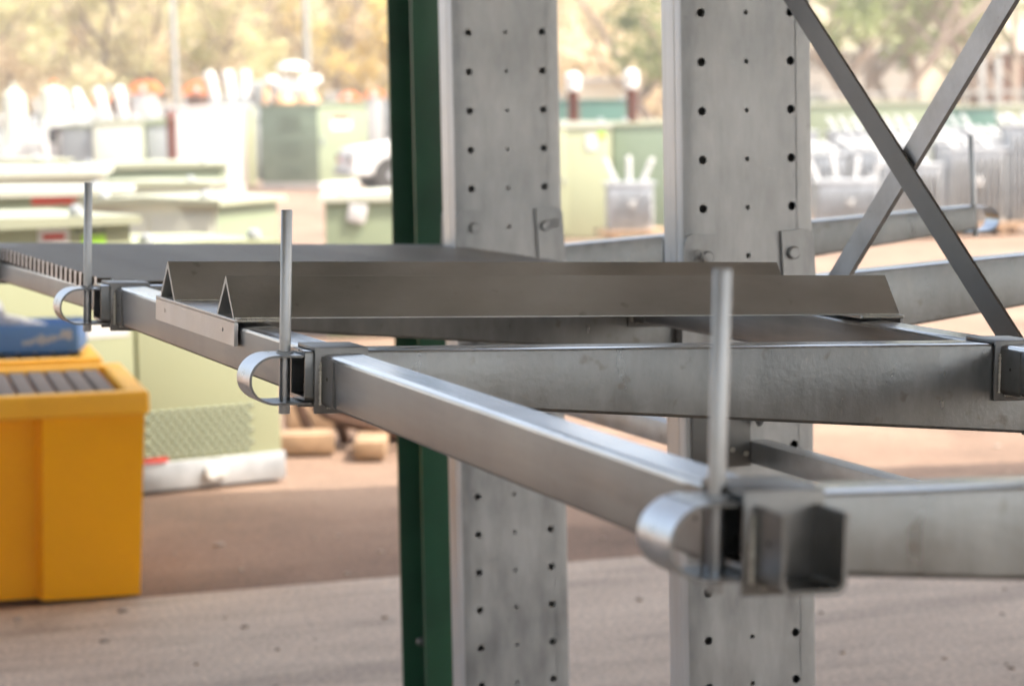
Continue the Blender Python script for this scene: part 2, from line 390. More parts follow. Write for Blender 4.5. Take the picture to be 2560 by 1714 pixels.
def make_arm(label, shift=0.0, pin='left', rear_cup=True, ext=0.0, saddles=True):
    """side=1: arm towards -x (near side of the frame); local origin on the column line at the arm top"""
    t = thing('cantilever_arm', label, 'rack arm', group='cantilever arms of the storage rack')
    h = lambda x: 0.061 + (x + 1.06) * 0.0605
    xs = [-1.119 - ext, -0.62, -0.132]
    def outer(x):
        d = h(x); w = 0.0325
        top = [(-w, -0.0035), (-w + 0.001, -0.001), (-w + 0.0035, 0), (-0.0085, 0), (-0.0062, -0.0022), (-0.0045, -0.0022), (-0.0022, 0),
               (w - 0.0035, 0), (w - 0.001, -0.001), (w, -0.0035)]
        bot = [(w, -d + 0.004), (w - 0.0035, -d), (-w + 0.0035, -d), (-w, -d + 0.004)]
        return [(x, y, z) for y, z in top + bot]
    def inner(x):
        d = h(x); w = 0.0285
        n = len(outer(x)); o = outer(x)
        return [(x, y * 0.877, max(min(z, -0.004), -d + 0.004)) for _, y, z in o]
    mb = MB()
    mb.loft([inner(xs[2]), inner(xs[1]), inner(xs[0]), outer(xs[0]), outer(xs[1]), outer(xs[2])], True, False)
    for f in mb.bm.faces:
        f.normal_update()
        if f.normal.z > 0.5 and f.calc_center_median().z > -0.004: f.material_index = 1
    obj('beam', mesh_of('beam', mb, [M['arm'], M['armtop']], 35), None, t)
    def saddle(px, cups=(-1, 1), depth=0.072):
        mb = MB()
        mb.box(px - 0.032, px + 0.032, -0.0345, 0.0345, 0.0006, 0.0046, 0.0008)
        for s in (-1, 1):
            mb.box(px - 0.032, px + 0.032, min(s * 0.0345, s * 0.0385), max(s * 0.0345, s * 0.0385), -depth, 0.0046, 0.001)
        o = obj('saddle_plate', mb, M['plate'], t)
        for s in cups:
            # U-shaped cup that receives a crossbeam end
            L, R_, B, th = px - 0.0245, px + 0.0275, -0.064, 0.0034
            n = 6; out = []; inn = []
            out.append((L, -0.006)); inn.append((L + th, -0.006))
            for k in range(n + 1):
                a_ = PI + (PI / 2) * k / n
                out.append((L + 0.009 + 0.009 * math.cos(a_), B + 0.009 + 0.009 * math.sin(a_)))
                inn.append((L + 0.009 + 0.0056 * math.cos(a_), B + 0.009 + 0.0056 * math.sin(a_)))
            for k in range(n + 1):
                a_ = 1.5 * PI + (PI / 2) * k / n
                out.append((R_ - 0.009 + 0.009 * math.cos(a_), B + 0.009 + 0.009 * math.sin(a_)))
                inn.append((R_ - 0.009 + 0.0056 * math.cos(a_), B + 0.009 + 0.0056 * math.sin(a_)))
            out.append((R_, -0.006)); inn.append((R_ - th, -0.006))
            y0, y1 = (s * 0.039, s * 0.086)
            m2 = MB()
            m2.loft([[(p[0], y0, p[1]) for p in out + inn[::-1]], [(p[0], y1, p[1]) for p in out + inn[::-1]]], True, True)
            c = obj('beam_cup', m2, M['plate'], t)
            m3 = MB(); m3.weld((L - 0.001, s * 0.0400, -0.012), (L - 0.001, s * 0.0400, -0.062), 0.0021, 22, 5 + s)
            m3.weld((L + 0.006, s * 0.0400, -0.0655), (R_ - 0.006, s * 0.0400, -0.0655), 0.0018, 14, 8 + s)
            obj('weld_bead', m3, M['weld'], c)
            m4 = MB(); m4.lathe([(0.0022, -0.0003), (0.0022, 0.0003)], (L - 0.0001, s * 0.064, -0.030), Matrix.Rotation(PI / 2, 3, 'Y'), 10)
            obj('drilled_hole', m4, M['dark'], c)
    if saddles:
        saddle(-1.077 + shift)
        if rear_cup: saddle(-0.184)
    # end strap: a flat bar bent to a U, let into the open tip
    def strap_path(r0):
        pts = [(-1.085, -0.0045 - (0.0310 - r0) )]
        for k in range(21):
            a_ = PI / 2 + PI * k / 20
            pts.append((-1.1520 + 1.08 * r0 * math.cos(a_), -0.0350 + r0 * math.sin(a_) * (1.0 if a_ < PI else 0.93)))
        pts.append((-1.085, -0.0350 - r0 * 0.93 + 0.001))
        return pts
    po = strap_path(0.0300); pi_ = strap_path(0.0272)
    po[0] = (-1.085, -0.0050); pi_[0] = (-1.085, -0.0078)
    ring = [(x - ext, z) for x, z in po + pi_[::-1]]
    mb = MB(); mb.loft([[(x, -0.0300, z) for x, z in ring], [(x, 0.0300, z) for x, z in ring]], True, True)
    for f in mb.bm.faces:
        f.normal_update()
        if abs(f.normal.y) > 0.9: f.material_index = 1  # edge faces get darker steel, shade put into the colour
    st = obj('end_strap', mesh_of('end_strap', mb, [M['strap'], M['plate']], 35), None, t)
    rx_ = -1.1345 - ext
    mb = MB()
    mb.lathe([(0.0064, -0.0755), (0.0066, -0.0745), (0.0066, 0.1605), (0.0060, 0.1618)], (rx_, 0, 0), None, 24)
    obj('stop_rod', mb, M['rod'], t)
    mb = MB()
    for k in range(12):
        a_ = 2 * PI * k / 12
        mb.weld((rx_ + 0.0082 * math.cos(a_), 0.0082 * math.sin(a_), -0.0044), (rx_ + 0.0082 * math.cos(a_ + .5), 0.0082 * math.sin(a_ + .5), -0.0044), 0.0024, 2, k)
    obj('rod_weld', mb, M['rod'], t)
    # root: cheek plates that straddle the column, with pins
    mb = MB()
    mb.box(-0.1315, -0.1255, -0.033, 0.033, -0.125, 0.0, 0.001)
    obj('root_plate', mb, M['plate'], t)
    for s, yc in ((-1, -0.0585), (1, 0.0335)):
        mb = MB()
        y0 = yc - 0.0025; y1 = yc + 0.0025
        prof = [(-0.1252, -0.125), (-0.1252, 0.074)]
        for k in range(5):
            a_ = PI - PI / 2 * k / 4
            prof.append((-0.1092 + 0.016 * math.cos(a_), 0.071 + 0.016 * math.sin(a_)))
        prof += [(-0.0642, 0.087), (-0.0642, -0.09), (-0.085, -0.125)]
        mb.loft([[(x, y0, z) for x, z in prof], [(x, y1, z) for x, z in prof]], True, True)
        ck = obj('cheek_plate', mb, M['column'], t)
        if s == -1:
            for zz in (0.048, -0.035):
                m2 = MB(); m2.lathe([(0.0098, 0), (0.0112, 0.002), (0.0112, 0.007), (0.009, 0.0095)], (-0.0838, y0, zz), Matrix.Rotation(PI / 2, 3, 'X'), 20)
                obj('pin_head', m2, M['column'], ck)
            if pin == 'left':
                m2 = MB(); hairpin(m2, -0.0838, y0 - 0.006, 0.046, 1); obj('hairpin_clip', m2, M['rod'], ck)
    t.rotation_euler = (0, TILT, 0)
    return t

armB = make_arm('long middle arm, its looped tip standing alone left of the picture centre', 0.0, 'left')
armB.location = (0, S, ZR)
armC = make_arm('nearest, blurred arm whose looped tip with empty beam cup is at lower right', -0.021, 'left')
armC.location = (0, 0, ZR)
armA = make_arm('arm under the two inverted angle irons, looped tip farthest left', 0.004, 'left')
armA.location = (0, 2 * S, ZR)
def sub_copy(src, t, skip):
    for ch in list(src.children):
        if ch.name.split('.')[0] in skip: continue
        c = ch.copy(); COL.objects.link(c); c.parent = t
        sub_copy(ch, c, skip)
armF = thing('cantilever_arm', 'arm running under the far end of the floor grating', 'rack arm', (0, 3 * S, ZR), (0, TILT, 0), 'cantilever arms of the storage rack')
sub_copy(armA, armF, ('hairpin_clip',))
# the arms on the far side carry no beam saddles and mirror the near ones
for lab_, pin_, y_, dz_ in (('back arm at upper right, ending in a thin rod and dark loop', 'left', 3 * S, -0.002),
                            ('back arm passing behind the crossed braces and leaving the right edge', 'none', 2 * S, 0.001)):
    t = make_arm(lab_, 0.0, pin_, False, 0.034, False)
    t.scale = (-1, 1, 1); t.rotation_euler = (0, -0.052, 0); t.location = (0, y_, ZR + dz_)

# ------------------------------------------------------------------ crossbeams
def make_beam(label, x0a, x0b, ya, yb, wid, ztop, hgt, dz=0.0):
    t = thing('crossbeam', label, 'crossbeam', (x0a + wid / 2, ya, ztop), group='hollow crossbeams resting in the arm cups')
    L = math.hypot(yb - ya, x0b - x0a)
    w = wid / 2
    ridges = 7
    top = [(-w, -0.005), (-w + 0.0012, -0.0016), (-w + 0.005, 0)]
    span = 2 * w - 0.010
    for k in range(ridges):
        f0 = -w + 0.005 + span * (k + 0.62) / ridges
        top += [(f0, 0.0), (f0 + 0.0007, -0.0005), (f0 + 0.0014, -0.0005), (f0 + 0.0021, 0.0)]
    top += [(w - 0.0012, -0.0016), (w, -0.005)]
    bot = [(w, -hgt + 0.004), (w - 0.004, -hgt), (-w + 0.004, -hgt), (-w, -hgt + 0.004)]
    o = top + bot
    i = [(x * 0.87, max(min(z, -0.003), -hgt + 0.003)) for x, z in o]
    mb = MB()
    mb.loft([[(x, 0, z) for x, z in i], [(x, 0, z) for x, z in o], [(x, L, z) for x, z in o], [(x, L, z) for x, z in i]], True, False)
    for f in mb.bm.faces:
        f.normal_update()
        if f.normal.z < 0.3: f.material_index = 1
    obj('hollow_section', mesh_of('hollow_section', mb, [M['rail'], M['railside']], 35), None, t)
    t.rotation_euler = (math.atan2(dz, L), 0, -math.atan2(x0b - x0a, yb - ya))
    return t
TZ = lambda x: ZR - x * TILT
bf = TZ(-1.075) - 0.0005
make_beam('front crossbeam sloping from the nearest blurred tip to the middle tip', -1.1165, -1.0985, 0.044, S - 0.041, 0.045, bf - 0.002, 0.061)
make_beam('front crossbeam carrying the left ends of the two inverted angle irons', -1.0985, -1.0955, S + 0.041, 2 * S - 0.041, 0.045, bf, 0.061)
make_beam('front crossbeam below the comb-like edge of the floor grating', -1.0955, -1.0955, 2 * S + 0.041, 3 * S - 0.041, 0.045, bf - 0.012, 0.040, -0.012)
make_beam('rear crossbeam carrying the right ends of the two inverted angle irons', -0.2075, -0.2075, S + 0.041, 2 * S - 0.041, 0.047, TZ(-0.184), 0.061)
make_beam('rear crossbeam in front of the middle arm, at the right edge', -0.2075, -0.2075, 0.041, S - 0.041, 0.047, TZ(-0.184), 0.061)
make_beam('rear crossbeam hidden under the floor grating', -0.2075, -0.2075, 2 * S + 0.041, 3 * S - 0.041, 0.047, TZ(-0.184) - 0.0195, 0.0435)

# ------------------------------------------------------------------ cradle of two inverted angle irons
t = thing('angle_iron_cradle', 'dark cradle of two inverted V angle irons welded across L brackets', 'cradle', (-1.105, 1.5813, 1.2605), (0, TILT, 0))
def vee(yc, x0, x1):
    w, hh, th = 0.0475, 0.0535, 0.0060
    prof = [(-w, 0), (-w, 0.0016), (-0.0011, hh - 0.0004), (0, hh), (0.0011, hh - 0.0004), (w, 0.0016), (w, 0), (w - th, 0), (0, hh - th * 1.6), (-w + th, 0)]
    mb = MB()
    A = [(x0, yc + y, z + 0.0042) for y, z in prof]; B = [(x1 + (0.0 if z < 0.03 else -0.0), yc + y, z + 0.0042) for y, z in prof]
    mb.loft([A, B], True, True)
    for f in mb.bm.faces:
        f.normal_update()
        if abs(f.normal.x) > 0.9 or f.normal.y < -0.97 or f.normal.z > 0.7: f.material_index = 1  # cut ends, plus painted highlight lines on ridge and lower edge
    v_ = obj('angle_iron', mesh_of('angle_iron', mb, [M['vee'], M['veeedge']], 20), None, t)
    m2 = MB(); m2.weld((x0 + 0.01, yc - w - 0.0008, 0.0052), (x0 + 0.062, yc - w - 0.0008, 0.0052), 0.0017, 22, 3)
    m2.weld((x1 - 0.06, yc - w - 0.0008, 0.0052), (x1 - 0.006, yc - w - 0.0008, 0.0052), 0.0017, 22, 4)
    obj('weld_bead', m2, M['weld'], v_)
vee(0.0495 + 0.004, 0.001, 0.970)
vee(0.4045, 0.001, 0.966)
def lbr(x0, x1, flange_x, y0, y1):
    mb = MB(); mb.box(x0, x1, y0, y1, -0.0005, 0.0042, 0.0008)
    o = obj('top_flange', mb, M['bracket'], t)
    mb = MB()
    ys = [y0, y0 + 0.045, y0 + 0.065, y1 - 0.065, y1 - 0.045, y1]
    # drop flange with two small holes, front sheet then solid edges
    zc = -0.014
    b2 = MB()
    hole_plate(b2, [y0, y0 + 0.052, y0 + 0.072, y1 - 0.072, y1 - 0.052, y1], [-0.031, zc - 0.009, zc + 0.009, -0.0007],
               {(1, 1): (y0 + 0.062, zc, 0.0032), (3, 1): (y1 - 0.062, zc, 0.0032)}, 0, 0.0046)
    sgn = 1 if flange_x < 0.1 else -1
    bmesh.ops.transform(b2.bm, matrix=Matrix(((0, 1, 0, flange_x), (1, 0, 0, 0), (0, 0, 1, 0), (0, 0, 0, 1))), verts=b2.bm.verts[:])
    bx = flange_x
    for q in (((bx, y0, -0.031), (bx + 0.005, y0, -0.031), (bx + 0.005, y0, -0.0007), (bx, y0, -0.0007)),
              ((bx, y1, -0.031), (bx + 0.005, y1, -0.031), (bx + 0.005, y1, -0.0007), (bx, y1, -0.0007)),
              ((bx, y0, -0.031), (bx + 0.005, y0, -0.031), (bx + 0.005, y1, -0.031), (bx, y1, -0.031)),
              ((bx + 0.005, y0, -0.031), (bx + 0.005, y1, -0.031), (bx + 0.005, y1, -0.0007), (bx + 0.005, y0, -0.0007))):
        b2.quad(*q)
    obj('drop_flange', b2, M['bracket'], t, smooth=20)
    m3 = MB(); m3.weld((x0 + 0.004, y0 - 0.0006, 0.002), (x1 - 0.002, y0 - 0.0006, 0.002), 0.0021, 26, 9)
    obj('weld_bead', m3, M['weld'], o)
lbr(0.0, 0.068, 0.0, 0.0, 0.4775)
lbr(0.905, 0.975, 0.969, 0.0, 0.4775)

# ------------------------------------------------------------------ floor grating
t = thing('floor_grating', 'dark ribbed metal floor grating lying across the two far arms at left', 'grating', (-1.110, 2.455, TZ(-1.107) + 0.0045), (0, TILT, 0))
bar = MB()
prof = [(-0.0085, -0.0235), (0.0085, -0.0235), (0.0085, -0.0050), (0.0115, -0.0016), (0.0105, 0.0008), (-0.0105, 0.0008), (-0.0115, -0.0016), (-0.0085, -0.0050)]
bar.loft([[(0, y, z) for y, z in prof], [(1.012, y, z) for y, z in prof]], True, True)
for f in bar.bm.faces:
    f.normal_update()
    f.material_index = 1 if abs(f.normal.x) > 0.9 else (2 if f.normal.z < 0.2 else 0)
bar_me = mesh_of('bar', bar, [M['grate'], M['strap'], M['barshade']], 30)
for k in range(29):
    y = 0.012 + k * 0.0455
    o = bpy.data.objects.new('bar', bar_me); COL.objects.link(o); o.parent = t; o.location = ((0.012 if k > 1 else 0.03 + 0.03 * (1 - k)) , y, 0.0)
cb = MB(); cb.tube([(0, 0, 0), (0, 1.27, 0)], 0.0028, 8); cb_me = mesh_of('cross_rod', cb, M['grate'], 40)
for k in range(9):
    o = bpy.data.objects.new('cross_rod', cb_me); COL.objects.link(o); o.parent = t; o.location = (0.07 + k * 0.108, 0.012, -0.0165)

# ------------------------------------------------------------------ braces and spacers
def flat_brace(label, p0, p1, w, th, mat):
    p0 = Vector(p0); p1 = Vector(p1); d = p1 - p0; L = d.length
    t = thing('diagonal_brace', label, 'brace', tuple(p0), group='crossed diagonal braces')
    ang = math.atan2(d.z, d.y)
    mb = MB()
    prof = [(0, -w / 2), (0, w / 2), (th, w / 2), (th, -w / 2)]
    mb.loft([[(x, 0, z) for x, z in prof], [(x, L, z) for x, z in prof]], True, True)
    obj('angle_bar', mb, mat, t, smooth=20)
    m2 = MB()
    for yy in (0.03, L - 0.03):
        m2.lathe([(0.009, 0), (0.009, 0.006), (0.006, 0.008)], (0.0, yy, 0), Matrix.Rotation(-PI / 2, 3, 'Y'), 6)
    obj('bolt_head', m2, M['plate'], t)
    t.rotation_euler = (ang, 0, 0)
    return t
flat_brace('dark diagonal brace running from top left down to the right', (-0.005, 2 * S - 0.045, 1.842), (-0.005, S + 0.02, 0.995), 0.043, 0.005, M['brace'])
flat_brace('paler diagonal brace behind, rising from lower left to the top right corner', (0.004, 2 * S - 0.06, 0.985), (0.004, S + 0.02, 1.905), 0.042, 0.008, M['brace2'])
def spacer(label, y0, y1, z0, z1):
    t = thing('spacer_bar', label, 'spacer bar', (0, y0, z0), group='horizontal spacer bars between columns')
    mb = MB(); mb.box(-0.002, 0.004, 0, y1 - y0, 0, z1 - z0, 0.0008); mb.box(0.004, 0.034, 0, y1 - y0, z1 - z0 - 0.004, z1 - z0 - 0.0002, 0.0006)
    obj('bar_section', mb, M['brace2'], t)
    m2 = MB(); m2.box(-0.112, -0.0025, y1 - y0 - 0.005, y1 - y0 - 0.0012, -0.004, 0.125, 0.0006)
    pl = obj('end_plate', m2, M['brace'], t)
    for xx, zz in ((-0.038, 0.026), (-0.012, 0.018)):
        m3 = MB(); m3.lathe([(0.005, 0), (0.005, 0.004), (0.003, 0.006)], (xx, y1 - y0 - 0.005, zz), Matrix.Rotation(PI / 2, 3, 'X'), 8); obj('bolt_head', m3, M['weld'], pl)
spacer('spacer bar leaving the right column just above the nearest tip', S + 0.03, 2 * S - 0.056, 0.9035, 0.942)
spacer('spacer bar between the two columns, half hidden by the middle arm', 2 * S + 0.03, 3 * S - 0.056, 0.8900, 0.9320)

# ------------------------------------------------------------------ dark green building post and roof
def hpost(label, x, y):
    t = thing('steel_post', label, 'post', (x, y, 0), group='dark green roof posts')
    mb = MB()
    mb.box(0, 0.17, 0, 0.011, 0, 4.5, 0.001); obj('near_flange', mb, M['green_post'], t)
    mb = MB(); mb.box(0, 0.17, 0.189, 0.20, 0, 4.5, 0.001); obj('far_flange', mb, M['green_post'], t)
    mb = MB(); mb.box(0.081, 0.089, 0.0112, 0.1888, 0, 4.5); obj('web', mb, M['green_post'], t)
    mb = MB(); mb.box(-0.06, 0.23, -0.05, 0.25, 0.0, 0.016, 0.002); bpz = obj('base_plate', mb, M['green_post'], t)
    mb = MB(); mb.lathe([(0.011, 0), (0.011, 0.012), (0.007, 0.02)], (0.03, 0.1, 0.2), Matrix.Rotation(-PI / 2, 3, 'Y'), 8); obj('bolt', mb, M['plate'], t)
    return t
hpost('dark green steel post standing just left of the farther rack column', 0.012, 4.30)
hpost('dark green steel post outside the frame on the right', 6.0, 4.30)
hpost('dark green steel post outside the frame on the left', -6.0, 4.30)
t = thing('canopy_roof', 'corrugated canopy roof above the rack, outside the frame', 'roof', (0, 0, 4.5))
mb = MB()
for x_ in (-12.0, -6.0, 0.012, 6.0):
    mb.box(x_, x_ + 0.17, -9.8, 5.2, 0.0, 0.3)
obj('rafters', mb, M['green_post'], t)
mb = MB(); n = 360; prof = []
ring = []
for k in range(n + 1):
    x_ = -20 + 32 * k / n
    ring.append((x_, 0.30 + 0.02 * math.sin(k * PI / 2)))
bm = mb.bm
A = [bm.verts.new((x_, -10.0, z_)) for x_, z_ in ring]; B = [bm.verts.new((x_, 6.45 - 0.225 * min(5.0, max(0.0, x_ - 2.3)), z_)) for x_, z_ in ring]
for k in range(n): bm.faces.new((A[k], A[k + 1], B[k + 1], B[k]))
obj('roof_sheet', mb, M['roof'], t, smooth=0)

t = thing('reflection_wall', 'low grey wall added behind the photographer to shape reflections', 'wall', (0, -12, 0))  # unseen wall added and sized to tune reflections and back light
mb = MB()
for k in range(77): mb.box(-11 + k * 0.3, -10.71 + k * 0.3, -0.1, 0.0 + 0.02 * (k % 2), 0.0, 1.3)
obj('cladding', mb, M['fillwall'], t, smooth=0)

# ------------------------------------------------------------------ yellow spill containers
def bin_(label, u, v, alpha, Wd, D, H):
    t = thing('spill_container', label, 'spill container', yard(u, v), (0, 0, -YAW + alpha), group='yellow plastic spill containers')
    # outline from the right front corner leftwards: walls with moulded bays, tapering to the base
    def outline(s, rec):
        pts = []
        bays = [(-0.0, -0.315), (-0.52, -0.83)]
        pts = [(0.0, 0.0)]
        for a0, a1 in bays:
            pts += [(a0, 0.0)] if a0 != 0 else []
            pts += [(a1, 0.0), (a1 - 0.02, rec), (a1 - 0.185, rec)]
            pts += [(a1 - 0.205, 0.0)]
        pts += [(-Wd, 0.0), (-Wd, D), (0.0, D)]
        return pts
    o1 = outline(0, 0.05)
    cx, cy = -Wd / 2, D / 2
    sc = lambda p, f, g: (cx + (p[0] - cx) * f, cy + (p[1] - cy) * g)
    bot = [sc(p, 0.955, 0.94) for p in o1]; top = [sc(p, 1, 0.985) for p in o1]
    mb = MB(); mb.loft([[(x, y, 0.0) for x, y in bot], [(x, y, 0.02) for x, y in bot], [(x, y, H - 0.075) for x, y in top]], True, True)
    obj('tub', mb, M['yellow'], t, smooth=40)
    mb = MB()
    r = 0.03
    for (x0, x1, y0, y1) in ((-Wd - 0.015, 0.015, -0.015, 0.05), (-Wd - 0.015, 0.015, D - 0.05, D + 0.015), (-0.05, 0.015, 0.05, D - 0.05), (-Wd - 0.015, -Wd + 0.05, 0.05, D - 0.05)):
        mb.box(x0, x1, y0, y1, H - 0.074, H, 0.012, seg=3)
    obj('rim', mb, M['yellow_top'], t)
    sl = MB(); sl.box(0, 0.052, 0, D - 0.11, -0.02, 0, 0.004); me = mesh_of('deck_slat', sl, M['deck'], 30)
    k = 0; x = -Wd + 0.06
    while x < -0.10:
        o = bpy.data.objects.new('deck_slat', me); COL.objects.link(o); o.parent = t; o.location = (x, 0.055, H - 0.012); o.rotation_euler = (0, 0.03, 0)
        x += 0.062
    return t
bin_('front yellow plastic spill container at the lower left edge', -1.150, 8.18, 0.24, 1.3, 0.90, 0.648)
b2 = bin_('second yellow spill container right behind the front one, under the blue cartons', -1.445, 9.16, 0.24, 1.3, 0.47, 0.66)

def carton(label, u, v, rot, w, d, hgt, z, tipl=0.0):
    t = thing('carton', label, 'carton', yard(u, v, z), (tipl, 0, -YAW + rot))
    mb = MB(); th = 0.004
    mb.box(0, w, 0, th, 0, hgt, 0.001); mb.box(0, w, d - th, d, 0, hgt, 0.001)
    mb.box(0, th, th, d - th, 0, hgt, 0.001); mb.box(w - th, w, th, d - th, 0, hgt, 0.001); mb.box(th, w - th, th, d - th, 0, th)
    obj('blue_tray', mb, M['blue'], t)
    mb = MB(); rnd = random.Random(4)
    for k in range(9):
        x = w * 0.45 + k * w * 0.055; z0_ = hgt * (0.32 + 0.03 * k) ; mb.box(x, x + w * 0.042, -0.0018, -0.0005, z0_ - rnd.uniform(0, .014), z0_ + rnd.uniform(0.008, 0.026))
    obj('printed_mark', mb, M['paper'], t)
    return t
c1 = carton('open blue carton with pale print on the rear spill container', -1.90, 9.32, 0.06, 0.36, 0.30, 0.10, 0.662)
c1b = carton('blue carton under the open one, at the left picture edge', -2.28, 9.32, 0.06, 0.36, 0.30, 0.085, 0.662)
mb = MB(); mb.box(0, 0.13, 0, 0.22, 0, 0.05, 0.006)
o = obj('paper_bundle', mb, M['paper'], None, yard(-1.76, 9.42, 0.725), (0.1, 0.25, 0.4), label='white wrapped bundle lying tilted in the blue carton', cat='paper bundle')
mb = MB(); mb.box(0, 0.16, 0, 0.2, 0, 0.06, 0.006)
o = obj('paper_bundle', mb, M['paper'], None, yard(-1.96, 9.4, 0.725), (0.1, -0.2, -0.1), label='second white bundle at the left edge of the blue carton', cat='paper bundle')

# ------------------------------------------------------------------ electrical cabinets (kiosks)
def kiosk(name, label, cat, u, v, alpha, x0, x1, D, H, body, lid='lid', over=0.03, lidh=0.05, base=0.0, basemat='silver', doors=(), side=None, group='electrical cabinets stored in the yard', lugs=True):
    t = thing(name, label, cat, yard(u, v), (0, 0, -YAW + alpha), group=group)
    mb = MB(); mb.box(x0, x1, 0, D, base, H - lidh, 0.004)
    if side:
        for f in mb.bm.faces:
            f.normal_update()
            if f.normal.x * side[0] > 0.9: f.material_index = 1
        obj('body', mesh_of('body', mb, [M[body], M[side[1]]]), None, t)
    else:
        obj('body', mb, M[body], t)
    mb = MB(); mb.prism([(x0 - over, H - lidh), (x1 + over, H - lidh), (x1 + over, H - lidh * 0.35), ((x0 + x1) / 2, H), (x0 - over, H - lidh * 0.35)], 'y', -over, D + over)
    l_ = obj('lid', mb, M[lid], t, smooth=0)
    if lugs:
        lm = MB(); lm.lathe([(0.02, 0), (0.03, 0.01), (0.028, 0.035), (0.012, 0.045)], (0, 0, 0), None, 10); lme = mesh_of('lifting_lug', lm, M['silver'])
        for fx in (0.12, 0.88):
            o = bpy.data.objects.new('lifting_lug', lme); COL.objects.link(o); o.parent = l_
            o.location = (x0 + (x1 - x0) * fx, 0.05, H - lidh * 0.3)
    if base > 0:
        mb = MB(); mb.box(x0 - 0.012, x1 + 0.012, -0.012, D + 0.012, 0, base, 0.004); obj('plinth', mb, M[basemat], t)
    for dx0, dx1, dz0, dz1 in doors:
        mb = MB(); mb.box(dx0, dx1, -0.012, -0.0005, dz0, dz1, 0.003)
        d_ = obj('door', mb, M[body], t)
        mb = MB(); mb.box(dx1 - 0.035, dx1 - 0.02, -0.03, -0.0122, (dz0 + dz1) / 2 - 0.04, (dz0 + dz1) / 2 + 0.04, 0.002); obj('handle', mb, M['silver'], d_)
    return t
def sticker(t, x0, x1, z0, z1, mat, y=-0.0145, name='sticker', axis='front', label=None):
    mb = MB(); mb.box(x0, x1, y - 0.0012, y, z0, z1); return obj(name, mb, M[mat], t, label=label)

AL = 0.54
k1 = kiosk('cabinet', 'pale green cabinet behind the grating with a red and white sign', 'electrical cabinet', -1.49, 10.36, AL, -1.7, 0.0, 0.9, 1.115, 'kiosk', 'lid', 0.035, 0.05, 0.11)
sg = sticker(k1, -0.385, -0.255, 0.95, 1.06, 'white', -0.001, name='warning_sign')
sticker(k1, -0.365, -0.275, 1.018, 1.040, 'red', -0.0026, 'red_band')
sticker(k1, -0.205, -0.105, 0.965, 1.03, 'lime', -0.001)
sticker(k1, -0.195, -0.02, 0.625, 0.69, 'white', -0.001, name='number_plate')
mb = MB()
for k in range(4): mb.box(-0.23 + k * 0.035, -0.21 + k * 0.035, -0.002, -0.0006, 1.036, 1.056)
obj('faint_lettering', mb, M['kioskdark'], k1)
k2 = kiosk('cabinet', 'low pale green cabinet with a louvred vent and silver plinth', 'electrical cabinet', -1.485, 10.365, AL, 0.008, 0.625, 0.75, 0.985, 'kiosk', 'kiosk', 0.02, 0.03, 0.112)
# louvre grille: staggered hoods
lv = MB(); lv.loft([[(0.0, 0, 0), (0.027, 0, 0), (0.027, 0, 0.006), (0.0, 0, 0.006)], [(0.003, -0.005, 0.0005), (0.024, -0.005, 0.0005), (0.022, -0.001, 0.005), (0.005, -0.001, 0.005)]], True, True)
lme = mesh_of('louvre_hood', lv, [M['kiosk2']], 20)
sl = MB(); sl.box(0.001, 0.026, -0.0025, 0.0, -0.009, 0.0); sme = mesh_of('louvre_slot', sl, M['dark'], 0)
for j in range(8):
    for i in range(12):
        x = 0.03 + i * 0.0385 + (0.019 if j % 2 else 0); z = 0.140 + j * 0.0245
        if x > 0.49: continue
        o = bpy.data.objects.new('louvre_hood', lme); COL.objects.link(o); o.parent = k2; o.location = (x, -0.0006, z)
        q = bpy.data.objects.new('louvre_slot', sme); COL.objects.link(q); q.parent = o; q.location = (0, -0.0004, 0)
sticker(k2, 0.0, 0.115, 0.115, 0.135, 'red', -0.02, 'red_label')
mb = MB(); mb.lathe([(0.03, 0), (0.036, 0.012), (0.03, 0.03)], (0.30, -0.013, 0.06), Matrix.Rotation(PI / 2, 3, 'X'), 14); mb.lathe([(0.022, 0), (0.026, 0.012), (0.02, 0.024)], (0.345, -0.013, 0.055), Matrix.Rotation(PI / 2, 3, 'X'), 14)
obj('earthing_boss', mb, M['white'], k2)

kiosk('cabinet', 'cabinet with its sunlit front painted white and a wide cream lid, behind the two pale green ones', 'electrical cabinet', -1.55, 14.0, -0.45, -0.85, 0.0, 0.62, 1.03, 'kioskwhite', 'lid', 0.04, 0.05, 0.0, side=(1, 'kiosk2'), doors=((-0.82, -0.43, 0.05, 0.93), (-0.41, -0.03, 0.05, 0.93)))  # white front carries painted sunlight, the side stays green
k4 = kiosk('cabinet', 'low cream lidded cabinet with a red strip under its lid', 'electrical cabinet', -3.1, 15.9, 0.12, -0.7, 0.78, 0.7, 1.03, 'kiosk2', 'kioskwhite', 0.05, 0.05)
sticker(k4, 0.22, 0.50, 0.93, 0.975, 'red', -0.001, 'red_strip')
kiosk('cabinet', 'broad cream cabinet top with two round lifting lugs, far left', 'electrical cabinet', -3.95, 18.6, 0.10, -0.6, 1.05, 1.2, 1.08, 'kioskwhite', 'kioskwhite', 0.05, 0.06)
kiosk('cabinet', 'long low sage cabinet with a pale lid left of the white locker', 'electrical cabinet', -3.05, 22.0, 0.05, -0.6, 0.66, 0.8, 1.03, 'kiosk2', 'lid', 0.04, 0.05, doors=((-0.56, 0.0, 0.05, 0.93), (0.03, 0.62, 0.05, 0.93)))
kiosk('cabinet', 'small sage cabinet with tan lid, left of the long low one', 'electrical cabinet', -4.3, 24.5, -0.2, -0.8, 0.0, 0.6, 1.02, 'kiosk2', 'lid', 0.04, 0.04)
kiosk('cabinet', 'cream lidded cabinet in the gap above the white lugged top', 'electrical cabinet', -2.6, 20.2, -0.15, -0.9, 0.3, 0.6, 0.93, 'kioskwhite', 'lid', 0.04, 0.04)
